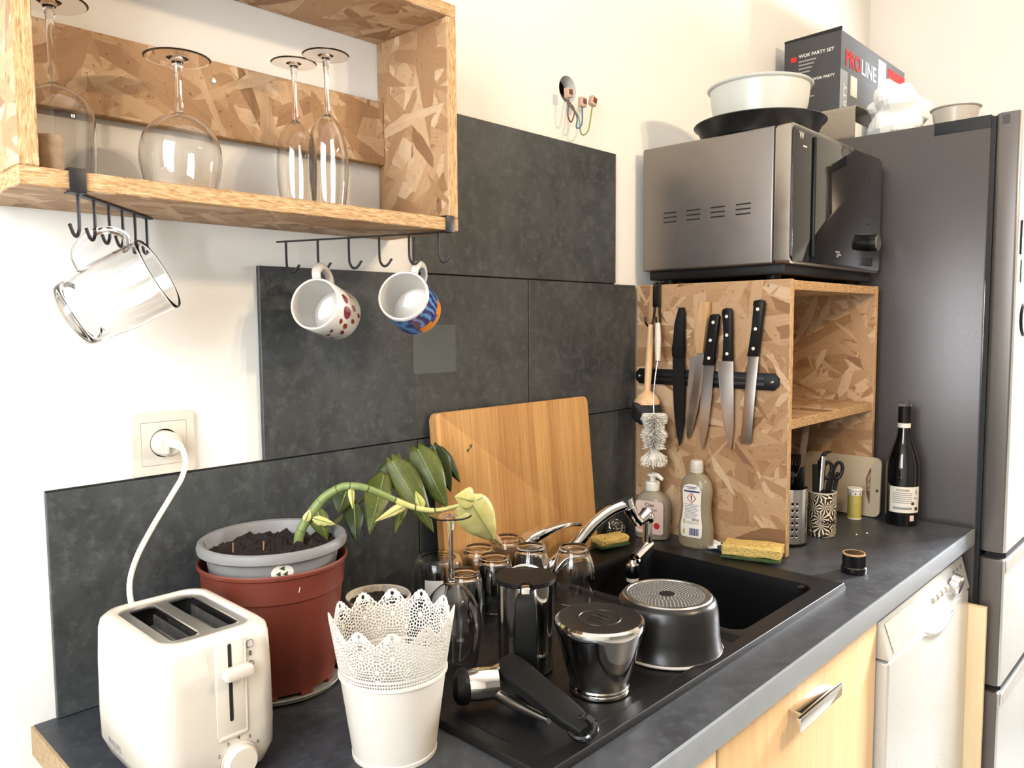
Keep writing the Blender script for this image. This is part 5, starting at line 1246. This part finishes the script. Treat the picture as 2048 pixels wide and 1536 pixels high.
kn = O('browning_dial', B().lathe([(0.0185, 0.0), (0.0180, 0.008), (0.0160, 0.0105), (0, 0.011)], 40).xf(Matrix.Translation((X_(-0.2060), fy, 0.0300)) @ Matrix.Rotation(PI/2, 4, 'X')), 'cream_plastic', t)
O('dial_ring', B().lathe([(0.0205, 0.0), (0.0205, 0.0015), (0.0185, 0.0018)], 40).xf(Matrix.Translation((X_(-0.2060), fy, 0.0300)) @ Matrix.Rotation(PI/2, 4, 'X')), 'white_plastic', t)
for txt, a in (('2', 150), ('3', 118), ('4', 90), ('5', 60), ('6', 30)):
    x_, z_ = X_(-0.2060)+0.0255*math.cos(math.radians(a)), 0.030+0.0255*math.sin(math.radians(a))
    lettering(txt, 0.0055, on_y(fy-0.0010, x_, z_), 'print_dark', t, bold=0.0001)
def icon(pts, c, close=True):
    q = [(X_(c[0])+p[0], fy-0.0002, c[1]+p[1]) for p in pts]
    return B().tube(q+([q[0]] if close else []), 0.00038, 5)
br = [(-0.0036, -0.0040), (0.0036, -0.0040), (0.0036, 0.0012), (0.0030, 0.0036), (0.0, 0.0042), (-0.0030, 0.0036), (-0.0036, 0.0012)]
fy_s = fy; fy = -0.0935
O('toast_icon', icon(br, (-0.1890, 0.1555)), 'print_dark', t)
O('toast_icon', icon([(-0.0040, -0.0022), (0.0040, -0.0022), (0.0034, 0.0010), (0.0, 0.0026), (-0.0034, 0.0010)], (-0.1888, 0.1335)), 'print_dark', t)
O('arrow_icon', B().prism([(X_(-0.1889), 0.1478), (X_(-0.1889)+0.0016, 0.1452), (X_(-0.1889)-0.0016, 0.1452)], 'y', fy-0.0004, fy+0.0004).prism([(X_(-0.1889), 0.1415), (X_(-0.1889)+0.0016, 0.1441), (X_(-0.1889)-0.0016, 0.1441)], 'y', fy-0.0004, fy+0.0004), 'print_dark', t, 0)
lettering('PHILIPS', 0.0115, on_x(-0.0701, 0.044, 0.036), 'grey_mark', t, align='LEFT')
pts = [(-0.1490, -0.034, 0.3440), (-0.1410, -0.046, 0.3380), (-0.1375, -0.050, 0.318), (-0.1440, -0.052, 0.298), (-0.1567, -0.052, 0.2787), (-0.1881, -0.052, 0.2335), (-0.2118, -0.060, 0.1995), (-0.2260, -0.075, 0.1690), (-0.2280, -0.098, 0.130), (-0.2240, -0.118, 0.060), (-0.2190, -0.1310, 0.040)]
O('power_cord', B().tube([(x-TX, y-TY, z) for x, y, z in pts], 0.0036, 10, 6), 'cord_white', t)
plug = O('plug', B().lathe([(0, 0.030), (0.0135, 0.030), (0.0170, 0.026), (0.0178, 0.010), (0.0178, 0.0)], 32).xf(Matrix.Translation((-0.1490-TX, -0.004-TY, 0.3410)) @ Matrix.Rotation(PI/2, 4, 'X')), 'cream_plastic', t)
O('plug_grip', B().box(-0.1585-TX, -0.1530-TY*0-TX, -0.040-TY, -0.030-TY, 0.329, 0.353, 0.002).xf(Matrix.Identity(4)), 'cream_plastic', plug)
O('strain_relief', B().tube([(-0.152-TX, -0.034-TY, 0.3445), (-0.1455-TX, -0.0415-TY, 0.3420), (-0.1405-TX, -0.047-TY, 0.3370)], [0.0075, 0.0062, 0.0046], 12, 4), 'cord_white', plug)

# wall socket
t = T('wall_socket', 'cream single wall socket with a plug in it above the slate tiles', 'socket', (-0.1480, 0, CT+0.3410))
O('surround', B().frame([(x, z) for x, z in rrect(0.0425, 0.0430, 0.006, 5)], [(x, z) for x, z in rrect(0.0310, 0.0300, 0.001, 5)], 'y', -0.0085, -0.0005), 'cream_plastic', t)
O('face', B().frame([(x, z) for x, z in rrect(0.0306, 0.0296, 0.0295, 9)], [(0.0200*x/math.hypot(x, z), 0.0200*z/math.hypot(x, z)) for x, z in rrect(0.0306, 0.0296, 0.0295, 9)], 'y', -0.0088, -0.0005), 'cream_plastic', t)
b = B()
sq_ = []; ci_ = []
for k in range(40):
    a = 2*PI*k/40+PI/4; c, s_ = math.cos(a), math.sin(a); m = max(abs(c), abs(s_))
    sq_.append((0.0305*c/m, 0.0295*s_/m)); ci_.append((0.0198*c, 0.0198*s_))
O('insert', b.frame(sq_, ci_, 'y', -0.0094, -0.0005), 'cream_plastic', t)
O('well', B().lathe([(0.0197, 0.0085), (0.0197, 0.0008), (0, 0.0008)], 36).xf(Matrix.Rotation(PI/2, 4, 'X')), 'print_dark', t)
# ================================================================== WALL SHELF
SH0, SH1 = CT+0.6475, CT+0.992
HX0, HX1, HD = -0.3510, 0.2530, -0.1785
t = T('strand_board_wall_shelf', 'open strand-board shelf box fixed to the wall at the upper left', 'wall shelf', (0, 0, 0))
O('bottom_panel', panel(HX0, HX1, HD, -0.001, SH0, SH0+0.020, 'z', off=(2.0, 5.0)), OE, t, 0)
O('top_panel', panel(HX0, HX1, HD, -0.001, SH1-0.020, SH1, 'z', off=(9.0, 3.0)), OE2, t, 0)
O('side_panel', panel(HX0, HX0+0.020, HD, -0.001, SH0+0.0203, SH1-0.0203, 'x', off=(4.0, 8.0)), OE2, t, 0)
O('side_panel', panel(HX1-0.020, HX1, HD, -0.001, SH0+0.0203, SH1-0.0203, 'x', off=(6.1, 0.9)), OE, t, 0)
rl = O('back_rail', panel(HX0+0.0205, HX1-0.0205, -0.019, -0.001, CT+0.770, CT+0.873, 'y', off=(0.7, 6.3)), OE2, t, 0)
for x_, z_ in ((-0.064, CT+0.845), (0.126, CT+0.826)):
    O('screw', B().lathe([(0, 0.002), (0.004, 0.0016), (0.0048, 0)], 14).xf(Matrix.Translation((x_, -0.019, z_)) @ Matrix.Rotation(PI/2, 4, 'X')), 'polished_steel', rl)
SZ = SH0+0.0204
wine_glass((-0.149, -0.100, SZ), [(0.0400, 0.0), (0.0460, 0.022), (0.0492, 0.042), (0.0480, 0.060), (0.0410, 0.078), (0.0260, 0.0925), (0.0120, 0.0990), (0.0060, 0.1015), (0.0045, 0.104)], 0.0042, 0.0400, 0.170, 0.104, 'large round upturned wine glass in the middle of the wall shelf', group='stemmed glasses on the wall shelf', mat='thin_glass')
FL = [(0.0225, 0.0), (0.0270, 0.035), (0.0285, 0.060), (0.0275, 0.085), (0.0235, 0.108), (0.0150, 0.124), (0.0070, 0.131), (0.0040, 0.135)]
wine_glass((0.055, -0.120, SZ), FL, 0.0034, 0.0330, 0.217, 0.135, 'upturned champagne flute nearest the right side of the wall shelf', 'champagne_flute', group='stemmed glasses on the wall shelf', mat='thin_glass')
wine_glass((0.041, -0.058, SZ), FL, 0.0034, 0.0330, 0.217, 0.135, 'upturned champagne flute behind and left of the other flute', 'champagne_flute', group='stemmed glasses on the wall shelf', mat='thin_glass')
wine_glass((-0.287, -0.085, SZ), [(0.0405, 0.0), (0.0415, 0.040), (0.0415, 0.072), (0.0380, 0.090), (0.0270, 0.102), (0.0130, 0.109), (0.0060, 0.112), (0.0045, 0.115)], 0.0044, 0.0400, 0.204, 0.115, 'straight-sided upturned stemmed glass at the left end of the wall shelf', group='stemmed glasses on the wall shelf', mat='thin_glass')
o = O('cork_stopper', B().lathe([(0, 0), (0.0125, 0), (0.0135, 0.002), (0.0150, 0.036), (0.0140, 0.039), (0, 0.040)], 28).jitter(0.0006, 150), 'cork', None, loc=(-0.312, -0.145, SZ))
tag(o, 'tapered cork standing in the left corner of the wall shelf', 'cork')

# hook rails clipped to the front edge of the shelf
def hook_rail(A, E, label, hook_dir, n=6, clipx=0.0):
    A, E = Vector(A), Vector(E); d_ = (E-A)
    t = T('mug_hook_rail', label, 'hook rail', tuple(A), 0, 'hook rails under the wall shelf')
    dn = d_.normalized(); sd = dn.cross(Vector((0, 0, 1))).normalized(); up = sd.cross(dn)
    def P(s_, w_, h_): return d_*s_+sd*w_+up*h_
    b = B()
    def strip(a0, a1, w_, z0, z1):
        r = [[P(s_, x_, z_) for x_, z_ in ((-w_, z0), (w_, z0), (w_, z1), (-w_, z1))] for s_ in (a0, a1)]
        b.loft(r)
    strip(0.0, 1.0, 0.0042, -0.0020, 0.0)
    O('bar', b, 'black_iron', t, 0)
    zt = SH0+0.020-A.z; yf = HD-A.y
    O('clip', B().box(-0.0085+clipx, 0.0085+clipx, yf-0.0026, yf-0.0005, -0.0020, zt+0.0030, 0.0008).box(-0.0085+clipx, 0.0085+clipx, yf-0.002, yf+0.020, zt+0.0006, zt+0.0030, 0.0008).box(-0.0085+clipx, 0.0085+clipx, yf-0.002, 0.004, -0.0022, -0.0006, 0.0004), 'black_iron', t)
    hd = Vector(hook_dir).normalized()
    tips = []
    for k in range(n):
        p = P(0.045+0.90*k/(n-1), 0, -0.002)
        pts = [p, p+Vector((0, 0, -0.030)), p+Vector((0, 0, -0.039))+hd*0.0015, p+Vector((0, 0, -0.0445))+hd*0.006, p+Vector((0, 0, -0.0425))+hd*0.012, p+Vector((0, 0, -0.033))+hd*0.0185]
        O('hook', B().tube(pts, 0.0019, 8, 5), 'black_iron', t)
        tips.append(A+p+Vector((0, 0, -0.042))+hd*0.006)
    return tips
tL = hook_rail((-0.2960, -0.165, SH0-0.0006), (-0.1570, -0.0135, SH0-0.0010), 'black mug-hook rail under the left end of the wall shelf, holding the glass mug', (-0.72, -0.66, 0))
tR = hook_rail((0.2340, -0.168, SH0-0.0006), (0.0140, -0.040, CT+0.626), 'black mug-hook rail under the right end of the wall shelf, holding two mugs', (0.66, -0.50, 0))

def mug(rim, base, R, label, wall_mats, handle_to, r2=None, decor=None, glassy=False, th=0.0034, name='mug'):
    """mug with its axis from base centre to rim centre; the handle points towards handle_to"""
    rim, base, ht = Vector(rim), Vector(base), Vector(handle_to)
    ax = rim-base; h = ax.length; ax.normalize()
    hd = ht-(rim+base)/2; hd = (hd-ax*hd.dot(ax)).normalized(); sd = ax.cross(hd)
    M_ = Matrix((hd, sd, ax)).transposed().to_4x4()
    t = T(name, label, 'mug', tuple(base), 0, 'mugs hanging under the wall shelf')
    t.rotation_mode = 'QUATERNION'; t.rotation_quaternion = M_.to_quaternion()
    r2 = r2 or R
    if glassy:
        prof = [(0, 0.001), (r2*0.7, 0.001), (r2*0.85, 0.0009), (r2*0.92, 0.0013), (r2*0.975, 0.0038), (r2, 0.0085), (r2, 0.012), (R, h*0.5), (R, h-0.004), (R, h-0.0012), (R-th*0.5, h), (R-th, h-0.0012), (R-th, h-0.004), (R-th, h*0.5), (r2-th, 0.021), (r2-th, 0.017), (r2-th-0.003, 0.0140), (r2*0.78, 0.0130), (r2*0.6, 0.0130), (0, 0.0130)]
    else:
        prof = [(0, 0.003), (r2*0.80, 0.003), (r2*0.85, 0.0), (r2*0.94, 0.0006), (r2, 0.005), (R, h*0.6), (R, h-0.0015), (R-th*0.35, h), (R-th, h-0.001), (R-th, h*0.6), (r2-th, 0.010), (r2*0.8, 0.0065), (0, 0.006)]
    o = O('cup', B().lathe(prof, 64), wall_mats[0], t, 40)
    return t, h, o
t, h, o = mug((0.031, -0.112, CT+0.533), (0.0975, -0.0735, CT+0.516), 0.0385, 'white mug with dark red splashes hanging from the right hook rail', ['white_ceramic'], (tR[4].x, tR[4].y, CT+0.60))
O('handle', B().tube([(0.036, 0, h*0.80), (0.052, 0, h*0.82), (0.064, 0, h*0.66), (0.065, 0, h*0.48), (0.056, 0, h*0.28), (0.036, 0, h*0.22)], [0.0052, 0.0055, 0.0058, 0.0058, 0.0055, 0.0052], 12, 6, flat=1.25), 'white_ceramic', t)
rng = random.Random(11)
def splash(a, z, w_, hh, ang):
    r = 0.0389
    def fn(q, s_):
        q = 2*PI*q; u, v = s_*w_*math.cos(q)*(1+0.25*math.cos(q)), s_*hh*math.sin(q)
        u, v = u*math.cos(ang)-v*math.sin(ang), u*math.sin(ang)+v*math.cos(ang)
        return (r*math.cos(a+u/r), r*math.sin(a+u/r), z+v)
    return B().grid(fn, 16, 4, True)
sp = [(4.35, 0.60, 0.012, 0.0085, 1.2), (3.95, 0.70, 0.0055, 0.0030, 1.0), (4.65, 0.36, 0.0065, 0.0045, 1.3), (3.85, 0.45, 0.0070, 0.0038, 1.2), (4.15, 0.30, 0.0055, 0.0030, 1.2), (3.40, 0.66, 0.0050, 0.0026, 0.9), (3.55, 0.34, 0.0065, 0.0032, 1.1), (3.10, 0.50, 0.0060, 0.0028, 0.8), (3.0, 0.25, 0.0050, 0.0025, 0.9), (4.85, 0.70, 0.0090, 0.0060, 1.2), (5.15, 0.40, 0.0060, 0.0035, 1.2), (2.6, 0.62, 0.0060, 0.0030, 0.6), (2.2, 0.40, 0.0060, 0.0030, 0.6), (1.6, 0.55, 0.0080, 0.0040, 0.5), (4.45, 0.14, 0.0050, 0.0026, 1.0)]
for a, z_, w_, hh, an in sp: O('red_splash', splash(a, z_*h, w_, hh, an), 'dark_red_glaze', t, 0)
t, h, o = mug((0.170, -0.1400, CT+0.5470), (0.232, -0.100, CT+0.522), 0.0405, 'mug with a blue and orange painted outside hanging from the right hook rail', ['white_ceramic'], (tR[1].x, tR[1].y, CT+0.60), th=0.0036)
O('handle', B().tube([(0.038, 0, h*0.80), (0.054, 0, h*0.82), (0.064, 0, h*0.66), (0.065, 0, h*0.48), (0.056, 0, h*0.28), (0.038, 0, h*0.22)], 0.0052, 12, 6, flat=1.25), 'white_ceramic', t)
O('painted_band', B().lathe([(0.0408, h*0.10), (0.0408, h*0.93)], 64), 'blue_glaze', t)
O('orange_area', patch_cyl(0.0411, 3.75, 5.25, h*0.10, h*0.36, 14), 'orange_glaze', t, label='orange painted area on the mug')
O('mug_lettering', patch_cyl(0.0413, 4.3, 4.65, h*0.24, h*0.40, 6), 'print_blue', t)
t, h, o = mug((-0.2060, -0.1600, CT+0.5640), (-0.2850, -0.1020, CT+0.5140), 0.0440, 'clear glass mug hanging by its handle from the left hook rail', ['clear_glass'], (-0.262, -0.135, CT+0.62), r2=0.0390, glassy=True, th=0.0020, name='glass_mug')
O('handle', B().tube([(0.041, 0, h*0.86), (0.054, 0, h*0.90), (0.068, 0, h*0.78), (0.071, 0, h*0.58), (0.060, 0, h*0.38), (0.040, 0, h*0.34)], [0.0050, 0.0046, 0.0044, 0.0044, 0.0046, 0.0050], 12, 6), 'clear_glass', t)

# ================================================================== WIRES IN THE WALL HOLE
t = T('loose_wiring', 'three loose wires with clear connectors hanging from a hole in the wall', 'wiring', (0.738, -0.001, CT+1.003))
q = lambda x, z, y=-0.022: (x-0.738, y+0.001, z-1.003)
for pts, m in (([(0.733-0.738, 0.02, -0.005), q(0.722, 0.955, -0.03), q(0.712, 0.925, -0.032), q(0.700, 0.935, -0.032), q(0.7010, 0.968, -0.034)], 'wire_brown'),
               ([(0.0, 0.02, -0.012), q(0.732, 0.945, -0.028), q(0.726, 0.915, -0.034), q(0.744, 0.925, -0.034), q(0.7460, 0.962, -0.034)], 'wire_blue'),
               ([(0.004, 0.02, -0.012), q(0.740, 0.945, -0.026), q(0.742, 0.905, -0.034), q(0.766, 0.916, -0.034), q(0.7800, 0.968, -0.034)], 'wire_green')):
    O('wire', B().tube(pts, 0.0016, 8, 8), m, t)
for x_, z_, r_ in ((0.700, 0.981, -0.1), (0.7465, 0.971, 0.05), (0.782, 0.980, 0.3)):
    c = O('wire_connector', B().box(-0.0085, 0.0085, -0.006, 0.006, -0.010, 0.010, 0.0015).xf(Matrix.Translation((x_-0.738, -0.033, z_-1.003)) @ Matrix.Rotation(r_, 4, 'Y')), 'connector', t)
    O('connector_lever', B().box(-0.0055, 0.0055, -0.0075, -0.0055, -0.004, 0.006, 0.0006).xf(Matrix.Translation((x_-0.738, -0.033, z_-1.003)) @ Matrix.Rotation(r_, 4, 'Y')), 'terracotta_plastic', c)

# ================================================================== ON TOP OF MICROWAVE AND FRIDGE
MT = CT+CH+0.3202
t = T('black_baking_tray', 'round black tray on top of the microwave', 'tray', (1.121, -0.250, MT))
O('dish', B().lathe([(0, 0.0005), (0.118, 0.0005), (0.124, 0.003), (0.137, 0.032), (0.1445, 0.0365), (0.1460, 0.0385), (0.1445, 0.0405), (0.1355, 0.037), (0.121, 0.008), (0, 0.006)], 80), 'nonstick', t)
t = T('white_plastic_bowl', 'translucent white plastic bowl standing in the black tray', 'bowl', (1.110, -0.255, MT+0.0065))
O('wall', B().lathe([(0, 0), (0.086, 0), (0.090, 0.003), (0.105, 0.070), (0.1085, 0.106), (0.1140, 0.1085), (0.1155, 0.1115), (0.1135, 0.1135), (0.1065, 0.111), (0.103, 0.07), (0.088, 0.006), (0, 0.004)], 72), 'bowl_plastic', t)

FZ = FT+0.0005
t = T('wok_party_box', 'dark printed wok set carton on top of the fridge', 'carton', (1.705, -0.2050, FZ))
BW, BD, BH = 0.545, 0.168, 0.343
O('carton', B().box(0, BW, 0, BD, 0, BH, 0.002), ['box_black', 'box_front'], t)
c_ = t.children[0]
for p_ in c_.data.polygons:
    if p_.normal.y < -0.8: p_.material_index = 1
O('lid_flap', B().prism([(0.0, BH-0.001), (BD, BH-0.001), (BD, BH+0.006), (0.0, BH+0.010)], 'x', 0.0, 0.004), 'cardboard_dark', t, 0)
O('stripe_panel', B().box(0.295, 0.365, -0.0008, 0.001, 0.06, BH-0.012), 'box_stripe', t, 0)
O('title_strip', B().box(0.0, 0.050, -0.0008, 0.001, 0.0, 0.235), 'box_stripe', t, 0)
O('red_panel', B().box(0.385, BW-0.002, -0.0009, 0.001, 0.03, BH-0.02), 'print_red', t, 0)
lettering('PRO', 0.062, on_y(-0.0013, 0.090, 0.272), 'print_red', t, bold=0.0018, sx=1.0)
lettering('LINE', 0.062, on_y(-0.0013, 0.215, 0.272), 'print_white', t, bold=0.0006)
lettering('WOK PARTY', 0.036, lambda u, v: (0.032-v, -0.0014, 0.095+u), 'print_white', t, bold=0.0008)
O('price_sticker', B().box(0.075, 0.122, -0.0016, 0.0, 0.175, 0.232), 'label_paper', t, 0)
O('wok_picture', B().prism([(0.140+0.060*math.cos(k/28*2*PI), 0.085+0.042*math.sin(k/28*2*PI)) for k in range(28)], 'y', -0.0013, 0.001), 'print_black', t, 0)
O('wok_food', B().prism([(0.140+0.045*math.cos(k/20*2*PI), 0.060+0.014*math.sin(k/20*2*PI)) for k in range(20)], 'y', -0.0018, 0.001), 'dark_red_glaze', t, 0)
sf = lambda z_: (lambda u, v: (-0.0006, BD-0.045-u, z_+v))
for txt, z_, s_ in (('WOK PARTY SET', 0.295, 0.0135), ('CRÊPE A WOK PARTY', 0.222, 0.0108), ('WOK PARTY', 0.036, 0.0125)):
    lettering(txt, s_, sf(z_), 'print_white', t, align='LEFT', bold=0.0002)
O('side_print', bars(lambda u, v: (-0.0006, BD-0.045-u, v), [(0, 0.052-0.006*(k % 4), 0.278-0.0105*k, 0.282-0.0105*k) for k in range(4)] + [(0, 0.048-0.008*(k % 3), 0.205-0.0105*k, 0.209-0.0105*k) for k in range(4)] + [(0.02, 0.070, 0.100, 0.104), (0.0, 0.056, 0.088, 0.092)]), 'print_grey', t, 0)
for z_ in (0.283, 0.208): O('flag_mark', B().poly([(-0.0006, BD-0.020, z_), (-0.0006, BD-0.038, z_), (-0.0006, BD-0.038, z_+0.014), (-0.0006, BD-0.020, z_+0.014)]), 'print_red', t, 0)

t = T('grey_box_sleeve', 'open-ended grey linen-look box sleeve on top of the fridge beside the microwave', 'box', (1.562, -0.2350, FZ))
def sleeve(hx, hz, z0, r):
    return [(x+hx, z+hz+z0) for x, z in rrect(hx, hz, r, 4)]
O('sleeve', B().frame(sleeve(0.060, 0.045, 0.0, 0.012), [(x+0.06, z+0.045) for x, z in rrect(0.0575, 0.0425, 0.010, 4)], 'y', -0.066, 0.066), 'linen_grey', t)
O('lining', B().prism([(0.004, 0.004), (0.116, 0.004), (0.117, 0.045), (0.003, 0.045)], 'y', -0.0645, 0.062), 'paper_white', t, 0)

def crumple(name, label, loc, size, seed, mat, cat, k=0.35):
    b = B().ball((0, 0, size[2]*0.5), 0.5, size, 36, 24)
    for v in b.bm.verts:
        q_ = Vector((v.co.x/size[0], v.co.y/size[1], v.co.z/size[2]))
        n1 = NZ.noise(q_*2.3+Vector((seed, 0, 0))); n2 = NZ.noise(q_*5.5+Vector((0, seed, 3)))
        f = 1+k*(abs(n1)*1.6-0.3)+0.18*(abs(n2)-0.2)
        v.co = Vector((v.co.x*f, v.co.y*f, size[2]*0.5+(v.co.z-size[2]*0.5)*f))
        v.co.z = max(v.co.z, 0.0)
    o = O(name, b, mat, None, 18, loc=loc)
    return tag(o, label, cat)
crumple('paper_bag', 'crumpled white paper bag on the fridge in front of the carton', (1.650, -0.380, FZ), (0.120, 0.125, 0.135), 2.0, 'paper_white', 'paper bag', 0.5)
t = T('plastic_tub', 'cloudy plastic tub lying on the front of the fridge top', 'tub', (1.640, -0.520, FZ))
O('wall', B().lathe([(0, 0), (0.042, 0), (0.046, 0.003), (0.053, 0.046), (0.058, 0.049), (0.058, 0.051), (0.051, 0.051), (0.044, 0.006), (0, 0.004)], 48, sx=1.0, sy=1.0), 'bowl_film', t)
